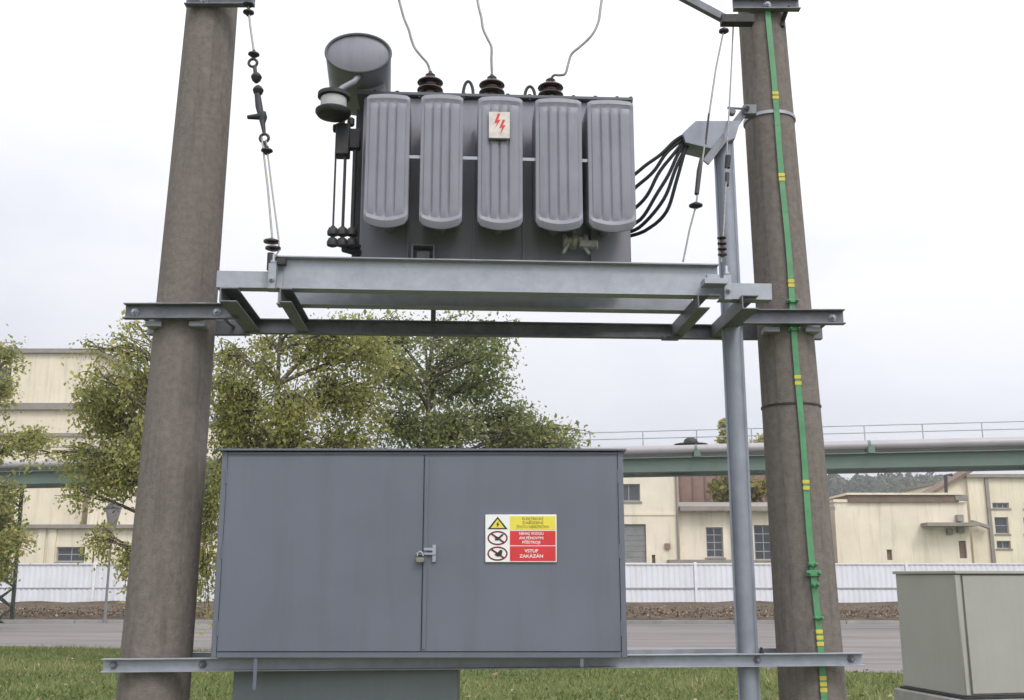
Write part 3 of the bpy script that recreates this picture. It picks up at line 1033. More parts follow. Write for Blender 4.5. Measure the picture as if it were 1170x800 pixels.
def rad_panel(xc, wd, z0_, z1_, y, amp):
    """pressed radiator element: flat welded margin, four crisp flutes, bowed ends"""
    mb = MB()
    us = [0.0, 0.012, 0.075, 0.095]
    hs_ = [0.25, 0.45, 0.45, 1.0]
    nf_ = 4
    for k_ in range(nf_):
        a_ = 0.095 + 0.81 * k_ / nf_
        b_ = 0.095 + 0.81 * (k_ + 1) / nf_
        w_ = b_ - a_
        us += [a_ + 0.40 * w_, a_ + 0.70 * w_, b_ - 0.10 * w_] if k_ < nf_ - 1 else [a_ + 0.40 * w_, a_ + 0.70 * w_]
        hs_ += [1.12, 1.0, 0.28] if k_ < nf_ - 1 else [1.12, 1.0]
        if k_ < nf_ - 1:
            us += [b_ + 0.06 * w_]
            hs_ += [1.0]
    us += [0.905, 0.925, 0.988, 1.0]
    hs_ += [1.0, 0.45, 0.45, 0.25]
    ws = [0, 0.012, 0.03, 0.045, 0.065, 0.075, 0.10, 0.13, 0.3, 0.5, 0.7, 0.88, 0.91, 0.935, 0.955, 0.965, 0.98, 0.992, 1.0]
    NX, NZ = len(us) - 1, len(ws) - 1
    vv = []
    for w_ in ws:
        if w_ < 0.12:
            e_ = max(0.0, min(1.0, (w_ - 0.075) / 0.035)); lip = math.exp(-((w_ - 0.045) / 0.022) ** 2)
        else:
            e_ = max(0.0, min(1.0, (0.935 - w_) / 0.03)); lip = 0.6 * math.exp(-((w_ - 0.967) / 0.015) ** 2)
        for u_, h_ in zip(us, hs_):
            s_ = 2 * u_ - 1
            zlo = z0_ + 0.034 * s_ * s_ + 0.02 * max(0.0, (abs(s_) - 0.85) / 0.15) ** 2
            zhi = z1_ - 0.012 * s_ * s_ - 0.012 * max(0.0, (abs(s_) - 0.85) / 0.15) ** 2
            inner = max(0.0, min(1.0, (1 - abs(s_)) / 0.12))
            d_ = 0.42 * (1 - e_) + h_ * e_ + lip * 0.95 * inner
            if w_ in (0, 1.0):
                d_ *= 0.35
            vv.append((xc + wd / 2 * s_, y - amp * d_ - 0.004, zlo + (zhi - zlo) * w_))
    ff = []
    for j in range(NZ):
        for i in range(NX):
            q = j * (NX + 1) + i
            ff.append((q, q + 1, q + NX + 2, q + NX + 1))
    nf = len(vv)
    back = [(a, y + 0.010, c_) for (a, b, c_) in vv]
    vv2 = vv + back
    ff2 = list(ff) + [(nf + d_, nf + c_, nf + b_, nf + a_) for a_, b_, c_, d_ in ff]
    ring_ = [i for i in range(NX + 1)] + [j * (NX + 1) + NX for j in range(1, NZ + 1)] + [NZ * (NX + 1) + i for i in range(NX - 1, -1, -1)] + [j * (NX + 1) for j in range(NZ - 1, 0, -1)]
    for k_ in range(len(ring_)):
        a_, b_ = ring_[k_], ring_[(k_ + 1) % len(ring_)]
        ff2.append((b_, a_, nf + a_, nf + b_))
    mb.add(vv2, ff2)
    return mb


rads = [(417, 467, 111, 262.5), (480, 528.5, 110, 263), (546, 597, 110.5, 263), (612, 665, 111, 263), (672, 725, 111.5, 263)]
radobjs = []
for (pa, pb, ya, yb) in rads:
    ym = 190
    # the elements hang in a row: measured at the top and bottom, averaged
    xl = XR(pa, ym, YRAD); xr = XR(pb, ym, YRAD)
    z0_, z1_ = ZZ(yb, YRAD), ZZ(ya, YRAD)
    xc, wd = (xl + xr) / 2, xr - xl
    rad = None
    for k in range(8):
        mb = rad_panel(xc, wd, z0_ + 0.014 * k, z1_, YRAD + 0.036 * k, 0.0115)
        if k == 0:
            rad = mb.build('radiator', M_tpaint, tr, smooth=26)
        else:
            mb.build('fin', M_tpaint, rad, smooth=26)
    mb = MB()
    for zc_ in (z0_ + 0.12, z1_ - 0.09):
        mb = MB()
        mb.tube([(xc, YRAD + 0.012, zc_), (xc, YT + 0.01, zc_)], 0.036, 14)
        mb.build('header_pipe', M_tpaint2, rad)
    radobjs.append((rad, xc, wd, z0_, z1_))
# tie bars between the radiators
for a, b in zip(radobjs[:-1], radobjs[1:]):
    m = MB()
    zc_ = ZZ(181, YRAD)
    m.box((a[1] + a[2] / 2 - 0.012, YRAD + 0.004, zc_ - 0.010), (b[1] - b[2] / 2 + 0.012, YRAD + 0.010, zc_ + 0.010))
    m.build('tie_bar', M_galv, tr, 0.001)
# radiator bank on the left end of the tank (seen edge on), its backlit shade put into the dark colour
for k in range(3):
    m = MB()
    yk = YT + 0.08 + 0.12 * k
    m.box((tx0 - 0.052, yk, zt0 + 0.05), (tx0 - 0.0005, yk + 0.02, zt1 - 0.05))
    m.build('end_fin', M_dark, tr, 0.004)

# lightning sign on the middle radiator
_, xc, wd, z0_, z1_ = radobjs[2]
YP = YRAD - 0.030
la, lb = XR(558.5, 143, YP), XR(582.5, 143, YP)
lz0, lz1 = ZZ(158, YP), ZZ(128, YP)
m = MB(); m.box((la, YP - 0.003, lz0), (lb, YP + 0.003, lz1))
m.box((la + 0.02, YP + 0.0025, lz0 + 0.03), (lb - 0.02, YP + 0.02, lz1 - 0.03))
ls = m.build('danger_plate', M_plate, tr, 0.001, label='small white plate with a red lightning bolt')
m = MB(); m.box((la - 0.002, YP - 0.007, lz0 - 0.010), (lb + 0.002, YP + 0.004, lz0 - 0.0008)); m.build('plate_edge', M_sblack, ls)
LX = lambda a: la + (lb - la) * a
LZ = lambda b: lz0 + (lz1 - lz0) * b
m = MB()
flat(m, [(LX(0.42), LZ(0.93)), (LX(0.26), LZ(0.56)), (LX(0.40), LZ(0.58)), (LX(0.30), LZ(0.38)), (LX(0.56), LZ(0.70)), (LX(0.43), LZ(0.68)), (LX(0.54), LZ(0.93))], YP - 0.0045)
flat(m, [(LX(0.66), LZ(0.70)), (LX(0.50), LZ(0.38)), (LX(0.63), LZ(0.40)), (LX(0.52), LZ(0.10)), (LX(0.80), LZ(0.50)), (LX(0.67), LZ(0.48)), (LX(0.78), LZ(0.70))], YP - 0.0045)
m.build('lightning_bolt', M_red, ls)

# bushings
bush_top = []
YBU = YT + 0.16
for px_, pt in ((491.5, 84), (562, 86), (629, 88)):
    zbase = zt1 + 0.022
    ztop = ZZ(pt, YBU)
    xb_ = XR(px_, 98, YBU)
    h = ztop - zbase
    m = MB()
    prof = [(0.062, 0.0), (0.062, 0.02), (0.05, 0.03)]
    zs1, zs2 = ZZ(104.5 + (pt - 85) * 0.6, YBU) - zbase, ZZ(96 + (pt - 85) * 0.6, YBU) - zbase
    R1 = 0.083
    for zs_ in ((zs1 - 0.075) if zs1 > 0.12 else None, zs1, zs2):
        if zs_ is None:
            continue
        prof += [(0.046, zs_ - 0.020), (R1 * 0.86, zs_ - 0.016), (R1, zs_ - 0.010), (R1 * 0.97, zs_ - 0.002), (R1 * 0.72, zs_ + 0.012), (0.044, zs_ + 0.020)]
    prof += [(0.036, zs2 + 0.03), (0.030, zs2 + 0.036)]
    m.lathe(prof, (xb_, YBU, zbase), n=28)
    bu = m.build('bushing', M_porc, tr)
    m = MB()
    m.lathe([(0.030, zs2 + 0.0365), (0.032, zs2 + 0.045), (0.02, zs2 + 0.055), (0.012, zs2 + 0.06), (0.012, h)], (xb_, YBU, zbase), n=12)
    m.build('terminal', M_dark, bu)
    bush_top.append(Vector((xb_, YBU, zbase + h)))
# lifting eyes on the lid
for px_, py_ in ((535, 100), (605.5, 104)):
    xe = XR(px_, py_, YT + 0.06)
    ztop = ZZ(py_ - 6, YT + 0.06)
    rr__ = (ztop - zt1 - 0.02) * 0.5
    m = MB()
    pts = [(xe + 0.032 * math.cos(a), YT + 0.06, zt1 + 0.02 + 0.03 + (ztop - zt1 - 0.05) * math.sin(a)) for a in [math.pi * i / 14 for i in range(15)]]
    pts = [(xe + 0.032, YT + 0.06, zt1 + 0.01)] + pts + [(xe - 0.032, YT + 0.06, zt1 + 0.01)]
    m.tube(pts, 0.010, 8)
    m.build('lifting_eye', M_dark, lid)

# conservator (oil expansion vessel) over the left end
YCN = 5.86
cc = WR(409.5, 61, YCN)
rx = XR(447, 61, YCN) - cc.x
rz = (ZZ(39.5, YCN) - ZZ(83, YCN)) / 2
m = MB()
Lc = 0.62
prof = [(0.94, 0.0), (0.985, 0.004), (1.0, 0.014), (1.0, Lc - 0.014), (0.97, Lc)]
sec = lambda k, z_: None
N = 44
vv, ff = [], []
for r_, z_ in prof:
    for k in range(N):
        a = 2 * math.pi * k / N
        vv.append((cc.x - 0.06 * z_ + rx * r_ * math.cos(a), YCN + z_, cc.z + rz * r_ * math.sin(a)))
for i in range(len(prof) - 1):
    for k in range(N):
        ff.append((i * N + k, i * N + (k + 1) % N, (i + 1) * N + (k + 1) % N, (i + 1) * N + k))
ff += [tuple(range(N)), tuple((len(prof) - 1) * N + k for k in range(N))]
m.add(vv, ff)
cons = m.build('conservator', M_tpaint, tr)
m = MB()     # rolled rim of the end plate
pts = [(cc.x + rx * 0.985 * math.cos(2 * math.pi * k / N), YCN - 0.004, cc.z + rz * 0.985 * math.sin(2 * math.pi * k / N)) for k in range(N + 1)]
m.tube(pts, 0.009, 8, False)
m.build('rim', M_lid, cons)
for yy in (YCN + 0.22, YCN + 0.50):
    m = MB()
    m.add([(cc.x + 0.02, yy, zt1 + 0.023), (cc.x + 0.16, yy, zt1 + 0.023), (cc.x + 0.14, yy, cc.z - rz * 0.62), (cc.x - 0.06, yy, cc.z - rz * 0.92),
           (cc.x + 0.02, yy + 0.012, zt1 + 0.023), (cc.x + 0.16, yy + 0.012, zt1 + 0.023), (cc.x + 0.14, yy + 0.012, cc.z - rz * 0.62), (cc.x - 0.06, yy + 0.012, cc.z - rz * 0.92)],
          [(0, 1, 2, 3), (7, 6, 5, 4), (0, 4, 5, 1), (1, 5, 6, 2), (2, 6, 7, 3), (3, 7, 4, 0)])
    m.build('bracket', M_tpaint2, cons, 0.002)
YBR = 5.80
bj = WR(381, 124, YBR)
m = MB()
m.tube([WR(409, 88, YCN + 0.03), WR(405, 93, YCN - 0.0), WR(392, 100, YCN - 0.02), WR(386, 105, YBR + 0.01), Vector((bj.x, YBR, ZZ(112, YBR)))], 0.017, 12)
m.build('breather_pipe', M_tpaint, cons)
# breather jar
zj = lambda p: ZZ(p, YBR)
px2m = XR(382, 124, YBR) - XR(381, 124, YBR)
m = MB()
m.lathe([(14 * px2m, zj(131) - bj.z), (15 * px2m, zj(127) - bj.z), (15 * px2m, zj(118) - bj.z), (13 * px2m, zj(116) - bj.z)], (bj.x, YBR, bj.z), n=28)
br = m.build('breather', M_glassjar, tr)
m = MB()
m.lathe([(13 * px2m, zj(117) - bj.z), (18.5 * px2m, zj(116.5) - bj.z), (18.5 * px2m, zj(112.5) - bj.z), (8 * px2m, zj(110) - bj.z), (5 * px2m, zj(109) - bj.z)], (bj.x, YBR, bj.z), n=28)
m.build('flange', M_dark, br)
m = MB()
m.lathe([(8 * px2m, zj(139) - bj.z), (18 * px2m, zj(137) - bj.z), (20.5 * px2m, zj(134) - bj.z), (20.5 * px2m, zj(131.5) - bj.z), (13 * px2m, zj(130.6) - bj.z)], (bj.x, YBR, bj.z), n=28)
m.build('flange', M_dark, br)
# valve block and hanging oil pipes on the left end
YHP = 5.92
a, b = WR(383, 178, YHP), WR(406, 143, YHP)
m = MB()
m.box((a.x, YHP - 0.03, a.z), (b.x - 0.03, YHP + 0.06, b.z))
m.box((b.x - 0.035, YHP + 0.0, a.z + 0.05), (tx0 + 0.002, YHP + 0.05, b.z - 0.02))
m.lathe([(0.02, 0), (0.02, 0.05)], (a.x + 0.03, YHP + 0.01, b.z - 0.002), n=10)
m.lathe([(0.022, 0), (0.022, 0.05)], (a.x + 0.085, YHP + 0.01, b.z - 0.002), n=10)
m.lathe([(0.026, -0.02), (0.026, 0.02)], (a.x, YHP + 0.01, b.z - 0.02), (1, 0, 0), 10)
vb = m.build('valve_block', M_dark, tr, 0.006)
for k, (px_, r_) in enumerate(((381, 0.006), (392, 0.009), (403, 0.013))):
    m = MB()
    q0, q1 = WR(px_ + 2, 176, YHP), WR(px_, 266, YHP)
    xm = (q0.x + q1.x) / 2
    m.tube([(xm, YHP, q0.z + 0.02), (xm, YHP, q1.z - 0.02)], r_, 10)
    pipe = m.build('oil_pipe', M_dark, tr)
    m = MB()
    for zc_ in (ZZ(268, YHP), ZZ(280, YHP)):
        m.lathe([(0.012, -0.03), (0.032, -0.022), (0.034, 0.0), (0.026, 0.02), (0.012, 0.028)], (xm, YHP, zc_), n=12)
    m.tube([(xm, YHP, ZZ(284, YHP)), (xm, YHP, ZZ(262, YHP))], 0.013, 8)
    m.build('fitting', M_dark, pipe)
m = MB()
m.tube([(XR(379, 280, YHP), YHP, ZZ(279, YHP)), (tx0 + 0.01, YHP + 0.1, ZZ(279, YHP))], 0.016, 10)
m.build('manifold', M_dark, tr)
m = MB()
m.tube([(XR(392, 286, YHP), YHP + 0.02, ZZ(286, YHP)), (tx0 + 0.01, YHP + 0.1, ZZ(286, YHP))], 0.022, 10)
m.build('manifold', M_dark, tr)
# jacking lug and drain valve at the foot of the tank
a, b = WR(470, 292, YT - 0.06), WR(497, 281, YT - 0.06)
m = MB()
m.box((a.x, YT - 0.09, b.z - 0.008), (b.x, YT - 0.0005, b.z))
m.box((a.x, YT - 0.09, zt0 + 0.002), (a.x + 0.012, YT - 0.0005, b.z - 0.0085))
m.box((b.x - 0.012, YT - 0.09, zt0 + 0.002), (b.x, YT - 0.0005, b.z - 0.0085))
m.box((a.x + 0.03, YT - 0.05, zt0 + 0.002), (b.x - 0.03, YT - 0.0005, b.z - 0.03))
m.build('jacking_lug', M_tpaint2, tr, 0.002)
m = MB()
zc_ = ZZ(277, YT - 0.08)
x0_ = XR(641, 277, YT - 0.08); x1_ = XR(683, 277, YT - 0.08)
V0 = Vector((x0_, YT - 0.10, zc_))
m.lathe([(0.040, 0), (0.040, 0.02), (0.026, 0.022), (0.028, 0.05), (0.044, 0.055), (0.044, 0.08), (0.024, 0.085), (0.024, 0.12), (0.040, 0.125), (0.040, 0.145)], V0 + Vector((0.012, 0, 0.012)), (1, 0, 0), 14)
m.tube([V0 + Vector((0.078, 0, 0.012)), V0 + Vector((0.078, 0.105, 0.012))], 0.03, 12)
m.tube([V0 + Vector((0.078, 0, 0.012)), V0 + Vector((0.078, 0, 0.075))], 0.014, 8)
m.bar(V0 + Vector((0.04, -0.01, -0.01)), V0 + Vector((0.005, -0.02, -0.075)), 0.03, 0.02)
m.bar(V0 + Vector((0.11, -0.01, -0.014)), V0 + Vector((0.215, -0.03, -0.022)), 0.06, 0.04)
m.bar(V0 + Vector((0.13, -0.01, -0.02)), V0 + Vector((0.165, -0.02, -0.075)), 0.03, 0.02)
m.build('drain_valve', M_valve, tr, 0.003)

askew(tr)
bush_top = [PR(p) for p in bush_top]

# ------------------------------------------------------------------ top cross-arms, at the upper edge of the picture
def crossarm(fn, Yp, pa, pb, py_, label, name='crossarm'):
    yfr0 = Yp - 0.2
    zc_ = ZZ(py_, yfr0)
    cx, r = fn(zc_)
    yfr = Yp - r
    x0_, x1_ = XX(pa, 0, yfr - 0.04), XX(pb, 0, yfr - 0.04)
    root = thing(name, (cx, Yp, zc_ - 0.05), label, 'crossarm', 'crossarms at the pole tops')
    m = MB(); m.sweep(usec(0.094, 0.052, 0.008), (x0_, yfr - 0.002, zc_), (x1_, yfr - 0.002, zc_)); m.build('front_channel', M_galv_dark, root, 0.0015)
    m = MB()
    m.lathe([(0.03, -0.05), (0.03, 0.004), (0.02, 0.004), (0.02, 0.018), (0.01, 0.018), (0.01, 0.03)], (cx, yfr - 0.012, zc_), (0, -1, 0), 6)
    m.build('through_bolt', M_galv, root)
    return root, zc_, x0_, x1_, yfr


caL, zcaL, xaL0, xaL1, yfrL = crossarm(fL, YL, 211, 290, -2, 'steel channel crossarm at the top of the left pole, cut off by the picture edge')
caR, zcaR, xaR0, xaR1, yfrR = crossarm(fR, YR, 838, 914, 3, 'steel channel crossarm at the top of the right pole with diagonal brace')
# diagonal brace and bracket at the right crossarm
m = MB()
p0, p1 = W(834, 25, YR - 0.28), W(700, -46, YR - 0.28)
m.bar(p0, p1, 0.045, 0.05)
m.build('brace', M_galv_dark, caR, 0.002)
m = MB()
q = W(829, 24, YR - 0.28)
m.box((q.x - 0.035, q.y - 0.05, q.z - 0.035), (fR(q.z)[0] - fR(q.z)[1] * 0.86, q.y + 0.02, q.z + 0.025))
m.build('bracket', M_dark, caR, 0.003)
m = MB()
q0, q1 = W(897, 10, YR - 0.16), W(893, 28, YR - 0.12)
m.bar(q0 + Vector((0.02, 0, 0.02)), q1, 0.012, 0.03)
m.lathe([(0.02, 0), (0.022, 0.03)], q1 + Vector((0, 0, -0.02)), n=8)
m.build('stay', M_dark, caR)
# overhead beam joining the poles, just above the picture: the conductors hang from it
zov = 6.55
ovb = thing('overhead_beam', (0, 6.3, zov - 0.06), 'horizontal steel channel joining the pole tops above the transformer', 'beam')
m = MB()
m.sweep(usec(0.10, 0.05, 0.008), (fL(zov)[0] - 0.4, YL - fL(zov)[1] - 0.003, zov), (fR(zov)[0] + 0.4, YR - fR(zov)[1] - 0.003, zov))
m.build('channel', M_galv_dark, ovb, 0.0015)
# conductors from the bushings
wire_px = [
    [(491.5, 84), (491, 80), (488, 72), (481, 64), (474, 55), (470, 45), (467, 34), (462, 22), (458, 8), (455, -4), (450, -30)],
    [(562, 86), (562, 80), (561.5, 68), (561.5, 54), (557, 44), (552, 33), (550, 20), (547, 8), (545, -4), (541, -30)],
    [(629, 88), (633, 86), (640, 86), (646, 84), (649, 74), (653, 62), (662, 54), (672, 45), (679, 36), (684, 24), (686, 10), (688, -4), (691, -30)]]
for k, (pts, nm) in enumerate(zip(wire_px, ('left', 'middle', 'right'))):
    P = [bush_top[k] + Vector((0, 0, -0.012))]
    nn = len(pts)
    for i, (a, b) in enumerate(pts):
        if i == 0:
            continue
        P.append(W(a, b, YBU - 0.02 * math.sin(3.0 * i / nn)))
    last = P[-1]
    ybeam = YL + (YR - YL) * 0.5 - 0.25
    P += [Vector((last.x - 0.01, (last.y + ybeam) / 2, (last.z + zov) / 2)), Vector((last.x - 0.015, ybeam, zov - 0.047))]
    # slight waviness of hand-bent strand
    m = MB()
    D = []
    for i in range(len(P) - 1):
        a_ = P[max(i - 1, 0)]; b_ = P[i]; c_ = P[i + 1]; d_ = P[min(i + 2, len(P) - 1)]
        for s_ in range(5):
            t = s_ / 5
            D.append(0.5 * ((2 * b_) + (c_ - a_) * t + (2 * a_ - 5 * b_ + 4 * c_ - d_) * t * t + (3 * b_ - a_ - 3 * c_ + d_) * t ** 3))
    D.append(P[-1])
    m.tube(D, 0.0085, 8)
    w_ = m.build('conductor_wire', M_wire)
    tag(w_, {'left': 'bent bare conductor rising from the bushing nearest the round conservator',
             'middle': 'bare conductor rising straight from the middle bushing above the lightning plate',
             'right': 'kinked bare conductor rising from the right-hand bushing'}[nm], 'wire', 'bare conductors above the transformer')

# ------------------------------------------------------------------ earthing rope with hooks on the left
ropeL = thing('hook_rope', PR(WR(312, 297, YF - 0.02)), 'slender wire drop with dark hooks and clamps beside the left pole', 'wire drop', 'wire drops beside the poles')
YA, YBm = YL - 0.22, PR(WR(312, 297, YF - 0.02)).y


def rpt(px_, py_):
    t = min(1, max(0, py_ / 297.0))
    return W(px_, py_, YA + (YBm - YA) * t)


m = MB(); m.tube([rpt(283.5, 6), rpt(286, 30), rpt(290, 58)], 0.007, 8); m.build('wire', M_wire, ropeL)
m = MB(); m.tube([rpt(299, 156), rpt(306, 215), rpt(311, 272)], 0.006, 8); m.build('wire', M_wire, ropeL)
m = MB(); m.tube([rpt(304, 160), rpt(310, 210), rpt(318, 270), rpt(319, 286), rpt(313, 296)], 0.005, 8)
m.build('wire', M_wire, ropeL)
for py_, px_, kind in ((5, 284, 'cap'), (14, 284, 'cap'), (62, 290, 'cap'), (88, 293, 'knob'), (103, 295, 'knob'), (134, 293, 'hook'), (172, 305, 'cap')):
    m = MB()
    c_ = rpt(px_, py_)
    if kind == 'cap':
        m.lathe([(0.008, -0.028), (0.020, -0.016), (0.036, -0.004), (0.034, 0.004), (0.012, 0.016), (0.008, 0.028)], c_, n=14)
    elif kind == 'knob':
        m.lathe([(0.010, -0.04), (0.026, -0.024), (0.034, 0.0), (0.026, 0.016), (0.010, 0.03)], c_, n=14)
    else:
        m.tube([c_ + Vector((-0.055, 0, 0)), c_ + Vector((0.05, 0, 0.006))], [0.012, 0.024], 10)
        m.lathe([(0.016, -0.04), (0.026, 0.0), (0.016, 0.035)], c_ + Vector((0.04, 0, 0)), n=12)
    m.build({'cap': 'cap', 'knob': 'knob', 'hook': 'hook'}[kind], M_dark, ropeL)
for py_, px_ in ((72, 289), (158, 302)):
    c_ = rpt(px_, py_)
    m = MB(); m.tube([c_ + Vector((0.026 * math.cos(a), 0, 0.026 * math.sin(a))) for a in [2 * math.pi * i / 16 for i in range(17)]], 0.009, 8, False)
    m.build('eye', M_dark, ropeL)
m = MB(); m.tube([rpt(291, 76), rpt(292, 86)], 0.012, 8); m.build('link', M_dark, ropeL)
m = MB(); m.tube([rpt(294, 106), rpt(296, 122), rpt(300, 140), rpt(302, 153)], [0.018, 0.022, 0.016, 0.010], 10); m.build('link', M_dark, ropeL)
m = MB(); m.tube([rpt(302, 162), rpt(305, 172)], 0.009, 8)
m.build('link', M_dark, ropeL)
m = MB()
c_ = rpt(310, 276); m.lathe([(0.02, -0.012), (0.045, -0.006), (0.045, 0.004), (0.012, 0.02)], c_, n=14); m.build('insulator', M_porc, ropeL)
m = MB(); c_ = rpt(309, 299); m.lathe([(0.02, -0.05), (0.02, 0.05)], c_, n=8); m.build('pin', M_dark, ropeL)
m = MB(); c_ = rpt(312, 284); m.lathe([(0.02, -0.014), (0.045, -0.004), (0.045, 0.006), (0.012, 0.016)], c_, n=14)
m.build('insulator', M_porc, ropeL)

# ------------------------------------------------------------------ wire drops on the right
ropeR = thing('hook_rope', PR(WR(781, 296, YF)), 'thin wire drop from the right crossarm bracket to the platform with dark tensioner', 'wire drop', 'wire drops beside the poles')
ya, yb_ = YR - 0.28, PR(WR(781, 296, YF + 0.02)).y


def rp2(px_, py_, px0=827, px1=781):
    t = min(1, max(0, (py_ - 30) / 265.0))
    return W(px_, py_, ya + (yb_ - ya) * t)


m = MB()
m.tube([rp2(827, 34), rp2(818, 78), rp2(810, 132)], 0.006, 8); m.build('wire', M_wire, ropeR)
m = MB()
m.tube([rp2(806, 160), rp2(795, 236), rp2(788, 262), rp2(780.5, 299)], 0.0055, 8)
m.build('wire', M_wire, ropeR)
m = MB()
m.tube([rp2(810, 130), rp2(806, 165)], 0.007, 8); m.build('link', M_dark, ropeR)
m = MB()
m.tube([rp2(801, 180), rp2(799, 195), rp2(796, 222)], [0.008, 0.016, 0.014], 10)
m.build('tensioner', M_dark, ropeR)
m = MB()
m.lathe([(0.006, -0.025), (0.034, -0.008), (0.032, 0.004), (0.008, 0.02)], rp2(827, 35), n=14); m.build('cap', M_dark, ropeR)
m = MB()
m.lathe([(0.008, -0.02), (0.042, -0.004), (0.042, 0.004), (0.010, 0.022)], rp2(795, 235), n=14)
m.build('cap', M_dark, ropeR)
ropeR2 = thing('earth_wire', W(832, 300, YR - 0.3), 'thin short wire hanging beside the right pole down to the coil on the platform', 'wire')
m = MB()
m.tube([W(838, 24, YR - 0.24), W(836, 70, YR - 0.26), W(833, 128, YR - 0.30), W(831, 160, YR - 0.42), W(830, 200, YR - 0.44), W(827, 260, YR - 0.6), W(824, 300, PR(WR(824, 300, YF - 0.03)).y)], 0.005, 8)
m.build('wire', M_wire, ropeR2)
m = MB()
m.tube([W(832, 178, YR - 0.43), W(831, 192, YR - 0.43)], 0.018, 10); m.build('tensioner', M_dark, ropeR2)
m = MB()
m.tube([W(831, 198, YR - 0.44), W(830.5, 212, YR - 0.46)], 0.014, 10)
m.build('tensioner', M_dark, ropeR2)
m = MB()
m.lathe([q_ for i in range(4) for q_ in ((0.010, 0.034 * i - 0.012), (0.028, 0.034 * i - 0.003), (0.028, 0.034 * i + 0.003), (0.010, 0.034 * i + 0.012))], W(825.5, 291, PR(WR(825.5, 291, YF - 0.01)).y), n=12)
m.build('insulator', M_porc, ropeR2)

# ------------------------------------------------------------------ galvanised cable conduit and its head
YK = 6.42
cd_top, cd_bot = W(826, 150, YK), W(856, 790, YK)
xk = lambda z_: cd_top.x + (cd_bot.x - cd_top.x) * (z_ - cd_top.z) / (cd_bot.z - cd_top.z)
con = thing('cable_conduit', (xk(0), YK, 0), 'tall galvanised cable conduit standing left of the right pole', 'conduit')
m = MB()
hw = 0.066
ztc = ZZ(158, YK)
# U-shaped cover: rounded front, flat flanges
secp = []
for i in range(13):
    a = math.pi * i / 12
    secp.append((0.052 * math.cos(a), 0.048 * math.sin(a)))
secp = [(0.066, -0.004), (0.066, 0.0)] + secp + [(-0.066, 0.0), (-0.066, -0.004)]
m.sweep(secp, (xk(0.0), YK, 0.0), (xk(ztc), YK, ztc), up=(0, -1, 0))
m.build('cover', M_conduit, con, 0)
# head: sheet hood the cables come out of
m = MB()
h0, h1 = W(783, 168, YK - 0.1), W(846, 138, YK - 0.1)
hood = [(W(795, 138, YK - 0.1)), (W(846, 138, YK - 0.1)), (W(840, 158, YK - 0.1)), (W(812, 170, YK - 0.1)), (W(783, 163, YK - 0.1)), (W(780, 152, YK - 0.1))]
nh = len(hood)
vv = [p for p in hood] + [Vector((p.x, YK + 0.08, p.z)) for p in hood]
ff = [tuple(range(nh)), tuple(range(2 * nh - 1, nh - 1, -1))] + [(i, (i + 1) % nh, nh + (i + 1) % nh, nh + i) for i in range(nh)]
m.add(vv, ff)
m.build('hood', M_conduit, con, 0.003)
m = MB()
m.bar(W(852, 126, YR - 0.24), W(806, 186, YK - 0.16), 0.05, 0.012, (0.5, -1, 0.3))
m.build('support_arm', M_galv_dark, con, 0.002)
m = MB()
q = W(853, 128, YR - 0.22)
m.box((q.x - 0.03, q.y - 0.05, q.z - 0.035), (q.x + 0.055, q.y + 0.03, q.z + 0.03))
m.lathe([(0.02, 0), (0.02, 0.03), (0.011, 0.03), (0.011, 0.05)], (q.x - 0.01, q.y - 0.05, q.z + 0.0), (0, -1, 0), 6)
m.tube([q + Vector((-0.13, -0.02, 0.02)), q + Vector((0.02, -0.02, 0.01))], 0.008, 8)
m.lathe([(0.022, -0.02), (0.022, 0.02)], q + Vector((-0.10, -0.02, -0.012)), (0, 1, 0), 10)
m.build('pole_bracket', M_galv_dark, con, 0.003)

# low-voltage cables from the tank to the conduit head
cab_px = [((724, 206), (740, 192), (760, 166), (790, 150)),
          ((722, 222), (744, 208), (758, 170), (791, 152)),
          ((721, 246), (746, 230), (758, 174), (792, 154)),
          ((722, 262), (754, 248), (764, 176), (791, 156)),
          ((722, 267), (764, 258), (768, 180), (792, 158)),
          ((720, 271), (790, 262), (764, 176), (793, 160))]
cab_lab = ['topmost and shortest', 'second from the top', 'third from the top', 'fourth from the top', 'fifth from the top', 'lowest and longest']
for k, (p4, lb_) in enumerate(zip(cab_px, cab_lab)):
    ys_ = (YT + 0.14 + 0.03 * k, YT + 0.16, YK - 0.12, YK - 0.03)
    q = [W(a, b, y_) for (a, b), y_ in zip(p4, ys_)]
    q0y = YT + 0.12 + 0.03 * k
    q[0] = PR((tx1 - 0.004, q0y, ZZ(p4[0][1], PR((tx1, q0y, 0)).y)))
    D = []
    for i in range(25):
        t = i / 24
        D.append(q[0] * (1 - t) ** 3 + q[1] * 3 * t * (1 - t) ** 2 + q[2] * 3 * t * t * (1 - t) + q[3] * t ** 3)
    for i in range(4, 22):
        D[i] = D[i] + Vector((0.006 * math.sin(i * 0.55 + 2.1 * k), 0.0, 0.006 * math.sin(i * 0.4 + 1.3 * k))) * math.sin(math.pi * i / 24)
    m = MB(); m.tube(D, 0.0115, 10)
    tag(m.build('power_cable', M_black), 'black cable beside the tank, %s of the six bunched cables' % lb_, 'cable', 'black cables beside the transformer')

